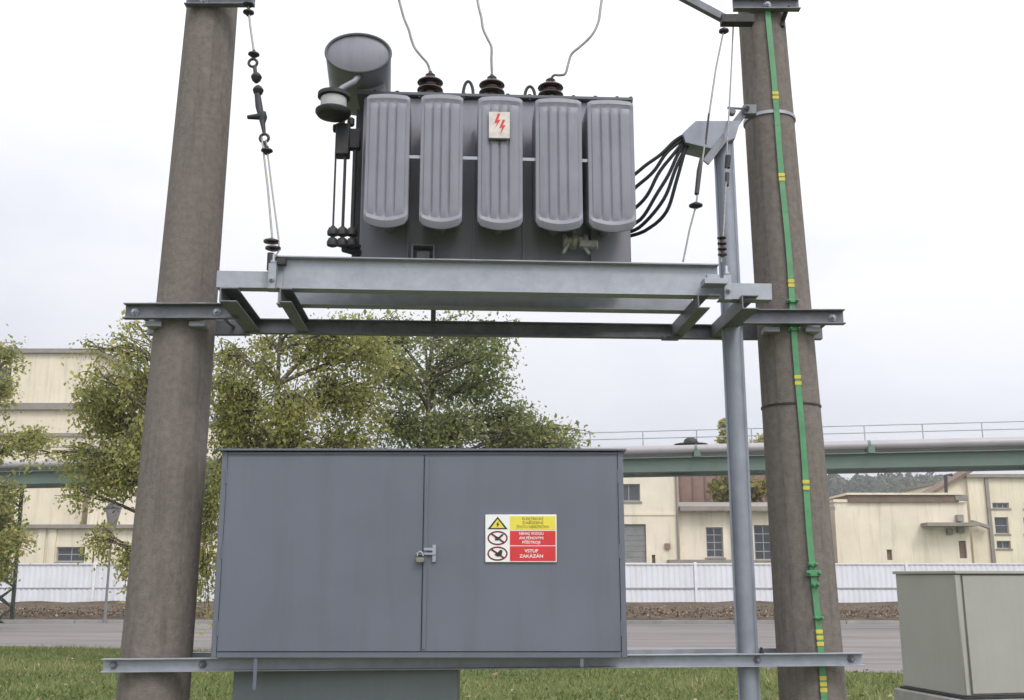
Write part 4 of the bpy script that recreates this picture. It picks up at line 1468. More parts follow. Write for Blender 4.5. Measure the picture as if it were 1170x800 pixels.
# ------------------------------------------------------------------ grey distribution box, right foreground
GY = 11.0
gz1, gz0 = ZZ(652, GY), ZZ(796, GY)
gN = W(1097, 720, GY)                # near left corner
gF = W(1026, 720, 12.1)              # far left corner
gdir = Vector((gF.x - gN.x, gF.y - gN.y, 0)).normalized()
gside = Vector((gdir.y, -gdir.x, 0))
if gside.x < 0:
    gside = -gside
gdep = (Vector((gF.x, gF.y, 0)) - Vector((gN.x, gN.y, 0))).length
gw = 1.35
gb = thing('distribution_box', (gN.x + gw / 2, GY + gdep / 2, 0), 'pale grey roadside distribution box on a concrete plinth at the right edge', 'distribution box')


def G(a, b, z_):                     # a along the front, b to the back
    return Vector((gN.x, gN.y, 0)) + gside * a + gdir * b + Vector((0, 0, z_))


def gbox(mb, a0, a1, b0, b1, z0_, z1_):
    return mb.add([G(a0, b0, z0_), G(a1, b0, z0_), G(a1, b1, z0_), G(a0, b1, z0_), G(a0, b0, z1_), G(a1, b0, z1_), G(a1, b1, z1_), G(a0, b1, z1_)],
                  [(0, 3, 2, 1), (4, 5, 6, 7), (0, 1, 5, 4), (1, 2, 6, 5), (2, 3, 7, 6), (3, 0, 4, 7)])


m = MB(); gbox(m, 0.012, gw - 0.012, 0.025, gdep - 0.012, gz0, gz1 - 0.035); m.build('body', M_boxgrey, gb, 0.006)
m = MB(); gbox(m, -0.012, gw + 0.012, -0.022, gdep + 0.012, gz1 - 0.034, gz1); m.build('roof', M_boxgrey, gb, 0.006)
for a_ in (0.0, gw - 0.055):
    m = MB()
    gbox(m, a_, a_ + 0.055, -0.004, 0.05, gz0 + 0.004, gz1 - 0.036)
    m.build('corner_post', M_boxgrey, gb, 0.01)
for a0, a1 in ((0.082, gw * 0.72 - 0.004), (gw * 0.72 + 0.004, gw - 0.082)):
    m = MB(); gbox(m, a0, a1, -0.002, 0.024, gz0 + 0.02, gz1 - 0.05); d_ = m.build('door', M_boxgrey, gb, 0.006)
m = MB(); gbox(m, gw * 0.72 + 0.04, gw * 0.72 + 0.075, -0.022, -0.0025, (gz0 + gz1) / 2 - 0.09, (gz0 + gz1) / 2 + 0.09); m.build('handle', M_dark, gb, 0.004)
m = MB(); gbox(m, -0.02, gw + 0.02, -0.02, gdep + 0.02, gz0 - 0.03, gz0 - 0.001); m.build('base_frame', M_dark, gb, 0.004)
m = MB(); gbox(m, -0.07, gw + 0.07, -0.07, gdep + 0.07, -0.05, gz0 - 0.031); m.build('plinth', M_plinth, gb, 0.012)

# ------------------------------------------------------------------ white sheet fence
FY = 55.0
fz0, fz1 = 0.10, ZZ(644, FY)
fence = thing('sheet_fence', (0, FY, 0), 'long white corrugated sheet fence in front of the factory buildings', 'fence')
fpx = [107, 337, 566, 795, 1037]
fx = [XX(p, 670, FY) for p in fpx]
st = fx[1] - fx[0]
fx = [fx[0] - st * 2, fx[0] - st] + fx + [fx[-1] + st, fx[-1] + 2 * st]
zmid = ZZ(672.5, FY)
def corrugated(w_, h_):
    mb = MB()
    n_ = int(w_ / 0.28)
    pr_ = []
    for i in range(n_):
        a = w_ * i / n_; s_ = w_ / n_
        pr_ += [(a, 0), (a + s_ * 0.35, 0), (a + s_ * 0.5, 0.022), (a + s_ * 0.85, 0.022)]
    pr_.append((w_, 0))
    k = len(pr_)
    mb.add([(a, -b, 0) for a, b in pr_] + [(a, -b, h_) for a, b in pr_], [(i, i + 1, k + i + 1, k + i) for i in range(k - 1)])
    return mb


for i in range(len(fx) - 1):
    for (z0_, z1_) in ((fz0, zmid - 0.03), (zmid + 0.03, fz1 - 0.02)):
        cb = corrugated(fx[i + 1] - fx[i] - 0.16, z1_ - z0_)
        tilt = random.uniform(-0.015, 0.015)
        for p in cb.v:
            p.x += fx[i] + 0.08; p.y += FY + tilt * p.z; p.z += z0_
        cb.build('panel', M_fence, fence, smooth=20)
    m = MB(); m.box((fx[i] + 0.07, FY - 0.03, zmid - 0.045), (fx[i + 1] - 0.07, FY + 0.06, zmid + 0.045)); m.build('rail', M_frail, fence)
    m = MB(); m.box((fx[i] + 0.07, FY - 0.075, fz1 - 0.05), (fx[i + 1] - 0.07, FY + 0.06, fz1 + 0.02)); m.build('top_rail', M_fpost, fence)
for x_ in fx:
    m = MB(); m.box((x_ - 0.065, FY - 0.10, -0.1), (x_ + 0.065, FY + 0.07, fz1 + 0.07)); m.build('post', M_fpost, fence, 0.01)

# ------------------------------------------------------------------ pipe bridge
bR = W(1100, 524, 32.0)
bL = W(40, 546, 38.2)
bdir = Vector((bR.x - bL.x, bR.y - bL.y, 0)).normalized()
bn = Vector((bdir.y, -bdir.x, 0))                     # towards the camera
zgc = (bR.z + bL.z) / 2
bridge = thing('pipe_bridge', ((bL.x + bR.x) / 2, (bL.y + bR.y) / 2, 0), 'green steel pipe bridge with grey pipe and handrail crossing behind the poles', 'pipe bridge')
gx = lambda s_, o_, z_: Vector((bR.x, bR.y, 0)) + bdir * s_ + bn * o_ + Vector((0, 0, z_))
S0, S1 = -62.0, 14.0
gh = 0.47
for o_ in (0.0, -1.5):
    m = MB(); m.sweep(isec(gh, 0.34, 0.03), gx(S0, o_, zgc), gx(S1, o_, zgc)); m.build('girder', M_girder, bridge)
s_ = S0
while s_ < S1:
    m = MB()
    m.bar(gx(s_, -0.10, zgc - gh / 2 + 0.10), gx(s_, -1.40, zgc - gh / 2 + 0.10), 0.12, 0.14)
    m.build('cross_member', M_girder, bridge)
    s_ += 4.0
zp = zgc + gh / 2 + 0.24
m = MB(); m.tube([gx(S0, 0.02, zp), gx(S1, 0.02, zp)], 0.145, 18); m.build('pipe', M_pipe, bridge)
m = MB(); m.tube([gx(S0, -0.75, zp + 0.03), gx(S1, -0.75, zp + 0.03)], 0.22, 18); m.build('pipe', M_pipe, bridge)
s_ = S0 + 1
while s_ < S1:
    m = MB()
    m.box(tuple(gx(s_, 0.02, zp) + Vector((-0.10, -0.22, -0.26))), tuple(gx(s_, 0.02, zp) + Vector((0.10, 0.22, -0.05))))
    m.lathe([(0.16, -0.04), (0.16, 0.04)], gx(s_, 0.02, zp), bdir, 18)
    m.build('pipe_shoe', M_girder, bridge)
    s_ += 5.3
zr1, zr0 = zgc + gh / 2 + 1.08, zgc + gh / 2 + 0.84
for z_ in (zr1, zr0):
    m = MB(); m.tube([gx(S0, -1.6, z_), gx(S1, -1.6, z_)], 0.018, 6); m.build('handrail', M_rail, bridge)
s_ = S0
while s_ < S1:
    m = MB(); m.tube([gx(s_, -1.6, zgc - gh / 2 + 0.05), gx(s_, -1.6, zr1 + 0.01)], 0.02, 6); m.build('rail_post', M_rail, bridge)
    s_ += 1.8
# dark valve standing on the pipe
qv = W(789, 512, 33.9)
sv = (Vector((qv.x, qv.y, 0)) - Vector((bR.x, bR.y, 0))).dot(bdir)
m = MB()
m.lathe([(0.55, 0.0), (0.55, 0.04), (0.24, 0.05), (0.24, 0.12), (0.20, 0.20), (0.10, 0.26), (0.0, 0.27)], gx(sv, -0.75, zp + 0.22), n=18)
m.build('vent_cowl', M_dark, bridge)
# lattice towers
for s_t in ((W(-30, 620, 38.4) - Vector((bR.x, bR.y, 0))).dot(bdir), 9.5):
    m = MB()
    ztop = zgc - gh / 2 - 0.002
    legs = []
    for da, db in ((-0.42, 0.1), (0.42, 0.1), (-0.42, -1.6), (0.42, -1.6)):
        a, b = gx(s_t + da * 1.25, db, -0.2), gx(s_t + da, db, ztop)
        m.bar(a, b, 0.11, 0.11)
        legs.append((a, b))
    nb = 7
    for (i, j) in ((0, 1), (2, 3), (0, 2), (1, 3)):
        for k in range(nb):
            t0_, t1_ = k / nb, (k + 1) / nb
            pa_, pb_ = legs[i][0].lerp(legs[i][1], t0_), legs[j][0].lerp(legs[j][1], t1_)
            pc_, pd_ = legs[j][0].lerp(legs[j][1], t0_), legs[i][0].lerp(legs[i][1], t1_)
            m.bar(pa_, pb_, 0.05, 0.05); m.bar(pc_, pd_, 0.05, 0.05)
    m.build('lattice_tower', M_truss, bridge)

# ------------------------------------------------------------------ factory buildings
def facade(root, x0_, x1_, y, z0_, z1_, openings, mat, depth=8.0, reveal=0.22, name='wall', roof=None):
    """front wall with real openings, then the rest of the block as a second part"""
    xs_ = sorted({x0_, x1_, *[o_[0] for o_ in openings], *[o_[1] for o_ in openings]})
    zs_ = sorted({z0_, z1_, *[o_[2] for o_ in openings], *[o_[3] for o_ in openings]})
    m = MB()
    for i in range(len(xs_) - 1):
        for j in range(len(zs_) - 1):
            xc_, zc_ = (xs_[i] + xs_[i + 1]) / 2, (zs_[j] + zs_[j + 1]) / 2
            if any(o_[0] < xc_ < o_[1] and o_[2] < zc_ < o_[3] for o_ in openings):
                continue
            m.add([(xs_[i], y, zs_[j]), (xs_[i + 1], y, zs_[j]), (xs_[i + 1], y, zs_[j + 1]), (xs_[i], y, zs_[j + 1])], [(0, 1, 2, 3)])
    for o_ in openings:
        a, b, c_, d_ = o_[:4]
        m.add([(a, y, c_), (b, y, c_), (b, y, d_), (a, y, d_), (a, y + reveal, c_), (b, y + reveal, c_), (b, y + reveal, d_), (a, y + reveal, d_)],
              [(0, 4, 5, 1), (1, 5, 6, 2), (2, 6, 7, 3), (3, 7, 4, 0)])
    # sides, back and top
    m.add([(x0_, y, z0_), (x1_, y, z0_), (x1_, y + depth, z0_), (x0_, y + depth, z0_), (x0_, y, z1_), (x1_, y, z1_), (x1_, y + depth, z1_), (x0_, y + depth, z1_)],
          [(1, 2, 6, 5), (2, 3, 7, 6), (3, 0, 4, 7), (4, 5, 6, 7)])
    wl_ = m.build(name, mat, root)
    for o_ in openings:
        a, b, c_, d_ = o_[:4]
        kind = o_[4] if len(o_) > 4 else 'window'
        nv, nh_ = (o_[5], o_[6]) if len(o_) > 6 else (2, 2)
        yg = y + reveal - 0.06
        f_ = 0.07
        if kind == 'window':
            m = MB()
            m.box((a - 0.002, yg, c_), (a + f_, yg + 0.06, d_)); m.box((b - f_, yg, c_), (b + 0.002, yg + 0.06, d_))
            m.box((a + f_, yg, c_ - 0.002), (b - f_, yg + 0.06, c_ + f_)); m.box((a + f_, yg, d_ - f_), (b - f_, yg + 0.06, d_ + 0.002))
            for k in range(1, nv):
                xm = a + (b - a) * k / nv
                m.box((xm - 0.025, yg + 0.004, c_ + f_), (xm + 0.025, yg + 0.055, d_ - f_))
            for k in range(1, nh_):
                zm = c_ + (d_ - c_) * k / nh_
                m.box((a + f_, yg + 0.007, zm - 0.025), (b - f_, yg + 0.052, zm + 0.025))
            w_ = m.build('window', M_winframe, root)
            for iv in range(nv):
                for ih in range(nh_):
                    pa_ = a + (b - a) * iv / nv + 0.02; pb_ = a + (b - a) * (iv + 1) / nv - 0.02
                    pc_ = c_ + (d_ - c_) * ih / nh_ + 0.02; pd_ = c_ + (d_ - c_) * (ih + 1) / nh_ - 0.02
                    m = MB(); m.box((pa_, yg + 0.03, pc_), (pb_, yg + 0.036, pd_)); m.build('pane', M_window, w_)
            m = MB(); m.box((a - 0.1, y - 0.08, c_ - 0.09), (b + 0.1, y - 0.002, c_ - 0.005)); m.build('sill', M_trim, w_)
        else:
            m = MB()
            nsl = max(2, int((d_ - c_) / 0.3))
            for k in range(nsl):
                za, zb_ = c_ + (d_ - c_) * k / nsl, c_ + (d_ - c_) * (k + 1) / nsl
                m.box((a - 0.001, yg + 0.01 * (k % 2), za), (b + 0.001, yg + 0.05, zb_ - 0.012))
            m.build('shutter' if kind == 'shutter' else 'door', M_shutter if kind == 'shutter' else M_roofbrown, root)
    return wl_


def O(pa, pb, ya, yb, Y, *rest):     # an opening measured in the photograph, on the wall Y metres away
    return (XX(pa, (ya + yb) / 2, Y), XX(pb, (ya + yb) / 2, Y), ZZ(yb, Y), ZZ(ya, Y), *rest)


# left: tall cream block
BY = 66.0
b1 = thing('factory_building', (XX(30, 600, BY), BY + 5, 0), 'tall cream factory building at the left with grey ledges', 'building', 'cream factory buildings behind the fence')
lx0, lx1 = XX(-160, 500, BY), XX(101, 500, BY)
lz = ZZ(404, BY)
ops = [O(-60, 12, 420, 450, BY, 'window', 4, 2)]
facade(b1, lx0, lx1, BY, 0, lz, ops, M_cream2, 14)
m = MB(); m.box((lx0 - 0.25, BY - 0.25, lz + 0.003), (lx1 + 0.25, BY + 14.2, lz + 0.28)); m.build('roof_edge', M_trim, b1)
for py_, h_, o_ in ((465, 0.42, 0.30), (497, 0.20, 0.14)):
    zc_ = ZZ(py_, BY); m = MB(); m.box((lx0, BY - o_, zc_ - h_ / 2), (lx1 + 0.1, BY - 0.003, zc_ + h_ / 2)); m.build('ledge', M_trim, b1)
# lower wing in front of it
BY2 = 62.0
b1b = thing('factory_wing', (XX(80, 600, BY2), BY2 + 2, 0), 'low cream wing at the left with a barred window above the fence', 'building', 'cream factory buildings behind the fence')
wx0, wx1 = XX(15, 620, BY2), XX(330, 620, BY2)
wz = ZZ(604, BY2)
facade(b1b, wx0, wx1, BY2, 0, wz, [O(64, 97, 625, 642, BY2, 'window', 2, 2), O(100, 107, 630, 650, BY2, 'door')], M_cream, 3.7)
m = MB(); m.box((wx0 - 0.2, BY2 - 0.35, wz + 0.003), (wx1 + 0.2, BY2 + 3.7, wz + 0.22)); m.build('roof', M_trim, b1b)
for px_ in (48, 60, 103):
    xx_ = XX(px_, 620, BY2); m = MB(); m.box((xx_ - 0.22, BY2 - 0.12, 0), (xx_ + 0.22, BY2 - 0.003, wz - 0.01)); m.build('pilaster', M_cream2, b1b)
# mid-left block, seen through the birch
BY3 = 64.0
b1c = thing('factory_annex', (XX(160, 600, BY3), BY3 + 2.5, 0), 'cream factory annex half hidden behind the birch foliage', 'building', 'cream factory buildings behind the fence')
ax0, ax1 = XX(102.5, 560, BY3), XX(262, 560, BY3)
az = ZZ(486, BY3)
facade(b1c, ax0, ax1, BY3, 0, az, [O(170, 200, 540, 570, BY3, 'window', 3, 3), O(212, 240, 540, 570, BY3, 'window', 3, 3)], M_cream, 6)
m = MB(); m.box((ax0 - 0.1, BY3 - 0.2, az + 0.003), (ax1 + 0.2, BY3 + 6, az + 0.25)); m.build('roof', M_trim, b1c)

# right of the cabinet: two-storey block, with a lower wing and brown clad upper floor set back
BY4 = 64.0
b2 = thing('factory_building', (XX(735, 600, BY4), BY4 + 4, 0), 'two-storey cream factory building right of the grey cabinet', 'building', 'cream factory buildings behind the fence')
qx0, qx1 = XX(600, 590, BY4), XX(776, 590, BY4)
qz = ZZ(532, BY4)
facade(b2, qx0, qx1, BY4, 0, qz, [O(706, 731.5, 553, 573, BY4, 'window', 2, 1), O(706, 738.5, 599, 643, BY4, 'shutter'), O(745, 749, 634, 650, BY4, 'door')], M_cream, 9)
m = MB(); m.box((qx0 - 0.2, BY4 - 0.2, qz + 0.003), (qx1 + 0.2, BY4 + 9, qz + 0.2)); m.build('roof_edge', M_trim, b2)
m = MB(); xx_ = XX(774, 590, BY4); m.tube([(xx_, BY4 - 0.1, 0), (xx_, BY4 - 0.1, qz - 0.05)], 0.075, 8); m.build('downpipe', M_trim, b2)
m = MB(); m.box((XX(712, 570, BY4), BY4 - 0.05, ZZ(589, BY4)), (qx1 - 0.2, BY4 - 0.003, ZZ(586.5, BY4))); m.build('ledge', M_cream2, b2)
m = MB(); q = W(762.5, 624, BY4); m.box((q.x - 0.16, BY4 - 0.16, q.z - 0.16), (q.x + 0.16, BY4 - 0.003, q.z + 0.16)); m.build('wall_box', M_brickbrown, b2)
b3 = thing('factory_wing', (XX(840, 610, BY4), BY4 + 3, 0), 'low cream wing with shuttered windows left of the right pole', 'building', 'cream factory buildings behind the fence')
vx0, vx1 = qx1 + 0.02, XX(948, 610, BY4)
vz = ZZ(584, BY4)
BY4b = BY4 + 0.35
facade(b3, vx0, vx1, BY4b, 0, vz, [O(807, 826.5, 602.5, 637, BY4b, 'window', 2, 4), O(862, 884, 600, 640, BY4b, 'window', 2, 4)], M_cream, 6)
m = MB(); m.add([(vx0, BY4 - 0.4, vz + 0.003), (vx1 + 0.3, BY4 - 0.4, vz + 0.003), (vx1 + 0.3, BY4 + 6, vz + 0.75), (vx0, BY4 + 6, vz + 0.75),
                 (vx0, BY4 - 0.4, vz + 0.26), (vx1 + 0.3, BY4 - 0.4, vz + 0.26), (vx1 + 0.3, BY4 + 6, vz + 0.95), (vx0, BY4 + 6, vz + 0.95)],
                [(0, 3, 2, 1), (4, 5, 6, 7), (0, 1, 5, 4), (1, 2, 6, 5), (2, 3, 7, 6), (3, 0, 4, 7)]); m.build('roof', M_trim, b3)
m = MB(); xx_ = XX(836.5, 610, BY4b); m.tube([(xx_, BY4b - 0.1, 0), (xx_, BY4b - 0.1, vz - 0.05)], 0.07, 8); m.build('downpipe', M_trim, b3)
m = MB(); m.box((XX(762, 640, BY4), BY4 - 1.1, ZZ(643, BY4) - 0.2), (XX(838, 640, BY4), BY4 - 0.02, ZZ(640, BY4))); m.build('lean_to_roof', M_trim, b3)
b4 = thing('brown_hall', (XX(830, 560, 74), 78, 0), 'brown clad hall rising behind the low cream wing', 'building')
facade(b4, XX(770, 560, 74), XX(905, 560, 74), 74, 0, ZZ(530, 74), [], M_brickbrown, 8)
for i in range(9):
    m = MB()
    xx_ = XX(778 + i * 14, 560, 74); m.box((xx_ - 0.06, 73.93, 0), (xx_ + 0.06, 73.998, ZZ(532, 74)))
    m.build('cladding_seam', M_roofbrown, b4)

# far right: low warehouse
BY5 = 72.0
b5 = thing('warehouse', (XX(1030, 605, BY5), BY5 + 4, 0), 'low cream warehouse with brown roof edge right of the right pole', 'building')
ux0, ux1 = XX(955, 605, BY5), XX(1107, 605, BY5)
uz = ZZ(574, BY5)
facade(b5, ux0, ux1, BY5, 0, uz, [O(1013.5, 1019.5, 628, 640, BY5, 'door'), O(1096, 1104.5, 618, 638, BY5, 'door')], M_cream, 10)
m = MB(); m.box((XX(968, 570, BY5), BY5 - 0.2, uz + 0.003), (XX(1094, 570, BY5), BY5 + 9.5, uz + 0.48)); m.build('roof', M_roofbrown, b5)
m = MB(); m.box((ux0 - 0.06, BY5 - 0.1, uz + 0.003), (XX(968, 570, BY5) - 0.01, BY5 + 9.5, uz + 0.2)); m.build('roof_edge', M_cream2, b5); m = MB(); m.box((XX(966, 570, BY5), BY5 - 0.35, uz + 0.485), (XX(1098, 570, BY5), BY5 + 10, uz + 0.62)); m.build('roof_edge', M_cream2, b5)
m = MB(); m.box((XX(1052, 600, BY5), BY5 - 1.2, ZZ(602, BY5)), (XX(1111, 600, BY5), BY5 - 0.003, ZZ(598, BY5))); m.build('canopy', M_trim, b5)
for pa, pb, ya, yb in ((1094, 1101, 588, 596), (1095, 1102, 601, 609), (1083, 1089, 604, 611), (1092, 1106, 565, 572)):
    m = MB(); a, b = W(pa, yb, BY5 - 0.3), W(pb, ya, BY5 - 0.3); m.box((a.x, BY5 - 0.3, a.z), (b.x, BY5 - 0.004, b.z)); m.build('vent_box', M_trim, b5, 0.03)
m = MB(); q = W(1080.5, 566, BY5 + 1); q2 = W(1080.5, 543, BY5 + 1); m.tube([(q.x, BY5 + 1, q.z - 0.6), (q2.x, BY5 + 1, q2.z), (q2.x + 0.45, BY5 + 1, q2.z + 0.02)], 0.12, 8); m.build('chimney_pipe', M_dark, b5)
# far right: taller gabled block
BY6 = 76.0
b6 = thing('factory_building', (XX(1130, 600, BY6), BY6 + 5, 0), 'taller cream building with sloping roof at the far right', 'building', 'cream factory buildings behind the fence')
hx0, hx1 = XX(1109, 590, BY6), XX(1290, 590, BY6)
hz = ZZ(546, BY6)
facade(b6, hx0, hx1, BY6, 0, hz, [O(1134, 1153, 574.5, 581, BY6, 'window', 3, 1), O(1137, 1152.5, 591, 610, BY6, 'window', 1, 2), O(1139, 1155, 618, 627, BY6, 'window', 2, 1),
                                 O(1170, 1190, 574.5, 581, BY6, 'window', 3, 1), O(1170, 1190, 591, 610, BY6, 'window', 2, 2)], M_cream2, 12)
m = MB(); m.box((hx0 - 0.1, BY6 - 0.3, hz + 0.003), (hx1, BY6 + 12, hz + 0.25)); m.build('roof_edge', M_trim, b6)
m = MB(); xx_ = XX(1130, 590, BY6); m.box((xx_ - 0.12, BY6 - 0.18, 0), (xx_ + 0.12, BY6 - 0.003, hz - 0.003)); m.build('downpipe', M_trim, b6)
m = MB()
g0, g1, g2 = W(1063, 566, BY6 + 0.3), W(1108, 540.5, BY6 + 0.3), W(1108, 600, BY6 + 0.3)
vv = [(g0.x, BY6 + 0.3, 0), (hx0 - 0.01, BY6 + 0.3, 0), (hx0 - 0.01, BY6 + 0.3, g1.z), (g0.x, BY6 + 0.3, g0.z)]
m.add(vv + [(a, BY6 + 2.6, c_) for a, _, c_ in vv], [(0, 1, 2, 3), (7, 6, 5, 4), (0, 4, 5, 1), (1, 5, 6, 2), (2, 6, 7, 3), (3, 7, 4, 0)])
m.build('gable_wall', M_cream2, b6)
m = MB()
m.bar(Vector((g0.x - 0.5, BY6 + 1.35, g0.z - 0.15)), Vector((g1.x + 0.3, BY6 + 1.35, g1.z + 0.30)), 2.9, 0.2)
m.build('roof', M_roofbrown, b6)
m = MB(); m.bar(W(1110, 596, BY6 - 0.5), W(1131, 603, BY6 - 0.5), 0.5, 0.18); m.build('canopy', M_trim, b6)

# ------------------------------------------------------------------ trees
M_leafA = leaf_material('birch_leaf', [(0.0, (0.16, 0.185, 0.06)), (0.4, (0.31, 0.325, 0.105)), (0.7, (0.44, 0.42, 0.14)), (1.0, (0.56, 0.48, 0.18))], 0.55)
M_leafB = leaf_material('green_leaf', [(0.0, (0.115, 0.145, 0.06)), (0.45, (0.225, 0.255, 0.10)), (0.8, (0.33, 0.35, 0.14)), (1.0, (0.46, 0.43, 0.18))], 0.55)
M_leafC = leaf_material('autumn_leaf', [(0.0, (0.08, 0.09, 0.025)), (0.45, (0.19, 0.18, 0.04)), (0.8, (0.30, 0.24, 0.05)), (1.0, (0.34, 0.13, 0.035))], 0.35)


def make_tree(name, label, base, trunk_top, clusters, leafmat, n_leaf, lsize, droop=0.5, trunk_r=0.16, bias=0.0, cat='tree', seed=1, group=None, twig_n=26):
    """clusters: (centre Vector, radius horizontally, radius vertically, leaf share, hue shift)"""
    rg_ = np.random.default_rng(seed)
    rd_ = random.Random(seed)
    root = thing(name, base, label, cat, group)
    m = MB()
    base = Vector(base); trunk_top = Vector(trunk_top)
    nseg = 10
    path = []
    for i in range(nseg + 1):
        t = i / nseg
        p = base.lerp(trunk_top, t) + Vector((0.12 * math.sin(4 * t + seed), 0.12 * math.cos(3 * t + seed), 0)) * t * 1.2
        path.append(p)
    m.tube([path[0] - Vector((0, 0, 0.2))] + path, [trunk_r * 1.35] + [trunk_r * (1 - 0.85 * i / nseg) for i in range(nseg + 1)], 10)
    total = sum(c_[3] for c_ in clusters)
    LV, LA = [], []
    for (cc_, rh, rv, share, hue) in clusters:
        cc_ = Vector(cc_)
        # limb leaves the trunk below the cluster
        tz = min(max((cc_.z - rv * 0.9 - base.z) / max(trunk_top.z - base.z, 0.1), 0.18), 0.97)
        start = path[int(tz * nseg)]
        mid = start.lerp(cc_, 0.5) + Vector((0, 0, 0.25 * rv)) + Vector((rd_.uniform(-.2, .2), rd_.uniform(-.2, .2), 0))
        lp = []
        for i in range(7):
            t = i / 6
            lp.append(start * (1 - t) ** 2 + mid * 2 * t * (1 - t) + cc_ * t * t)
        r0_ = trunk_r * 0.30
        m.tube(lp, [r0_ * (1 - 0.8 * i / 6) + 0.008 for i in range(7)], 6)
        nt = max(6, int(twig_n * share / total * len(clusters)))
        nl = int(n_leaf * share / total)
        per = max(1, nl // nt)
        for k in range(nt):
            # twig from somewhere along the limb's outer half out to the cluster's surface
            s0 = lp[rd_.randint(3, 6)] + Vector((rd_.gauss(0, rh * .15), rd_.gauss(0, rh * .15), rd_.gauss(0, rv * .15)))
            d = Vector((rd_.gauss(0, 1), rd_.gauss(0, 1), rd_.gauss(0.15, 0.8))).normalized()
            ln = rd_.uniform(0.55, 1.15)
            e0 = cc_ + Vector((d.x * rh * ln, d.y * rh * ln, d.z * rv * ln))
            mid2 = s0.lerp(e0, 0.55) + Vector((0, 0, 0.22 * rv))
            e0 = e0 - Vector((0, 0, droop * rv * rd_.uniform(0.1, 0.7)))
            tp = [s0 * (1 - t) ** 2 + mid2 * 2 * t * (1 - t) + e0 * t * t for t in (0, .25, .5, .75, 1)]
            m.tube(tp, [0.016, 0.013, 0.010, 0.007, 0.004], 4, False)
            t = np.clip(rg_.beta(2.0, 1.15, per), 0, 1)[:, None]
            S0_, M0_, E0_ = np.array(s0), np.array(mid2), np.array(e0)
            pos = S0_ * (1 - t) ** 2 + M0_ * 2 * t * (1 - t) + E0_ * t * t
            spread = 0.055 + 0.14 * rh * (0.5 + 0.5 * np.sin(np.pi * t))
            pos = pos + rg_.normal(0, 1, (per, 3)) * spread
            pos[:, 2] -= np.abs(rg_.normal(0, 1, per)) * 0.12 * droop * (1 + rv)
            u_ = rg_.normal(0, 1, (per, 3)); u_[:, 2] -= 0.7 * droop
            u_ /= np.linalg.norm(u_, axis=1)[:, None]
            w_ = rg_.normal(0, 1, (per, 3)); w_ -= u_ * (u_ * w_).sum(1)[:, None]; w_ /= np.linalg.norm(w_, axis=1)[:, None]
            s_ = (lsize * np.clip(rg_.lognormal(-0.05, 0.35, per), 0.35, 2.0))[:, None]
            LV.append(np.stack([pos - u_ * s_ * 0.5, pos - w_ * s_ * 0.30 - u_ * s_ * 0.08, pos + u_ * s_ * 0.55, pos + w_ * s_ * 0.30 - u_ * s_ * 0.08], 1))
            LA.append(np.repeat(np.clip(0.42 + bias + hue + rd_.gauss(0, 0.12) + rg_.normal(0, 0.17, per), 0, 1), 4))
    m.build('trunk', M_bark, root)
    LV = np.concatenate(LV).reshape(-1, 3); LA = np.concatenate(LA)
    np_mesh('crown', LV, np.arange(len(LV)).reshape(-1, 4), leafmat, root, attr=LA)
    return root


def C(px_, py_, Y, rpx, rvpx, share, hue=0.0):
    p = W(px_, py_, Y)
    k = Y / FPX
    return (p, rpx * k, rvpx * k, share, hue)


# birch right behind the left pole, in front of the pipe bridge
Y1 = 21.0
make_tree('birch_tree', 'yellow-green birch with hanging twigs behind the left pole', (XX(205, 700, Y1), Y1, 0), W(200, 385, Y1), [
    C(140, 395, Y1, 38, 26, 0.28, .05), C(118, 430, Y1 - 0.6, 30, 24, 0.42), C(160, 440, Y1 + 0.5, 36, 34, 0.9, .1), C(125, 470, Y1 + 0.4, 34, 30, 1.0),
    C(112, 520, Y1, 40, 24, 0.8, -.1), C(160, 495, Y1 - 0.8, 30, 34, 1.0, .05), C(130, 545, Y1 - 0.3, 30, 16, .3), C(108, 612, Y1 - .5, 16, 20, .2, .12), C(146, 632, Y1 - .4, 14, 26, .25, .15),
    C(195, 420, Y1 + .8, 40, 36, .6), C(100, 395, Y1 + .3, 22, 16, .1, .1), C(160, 375, Y1 + .3, 26, 16, .14, .1), C(100, 450, Y1 - .2, 22, 22, .3, .05), C(200, 500, Y1 + 1, 40, 50, .7), C(240, 560, Y1 - .2, 22, 60, .6, .1), C(236, 640, Y1 + .3, 14, 40, .28, .2), C(62, 515, Y1 + .2, 40, 12, .2, .0), C(88, 556, Y1 - .4, 22, 10, .12),
], M_leafA, 20000, 0.074, 1.2, 0.14, 0.03, seed=3, group='birches behind the platform')
Y2 = 20.5
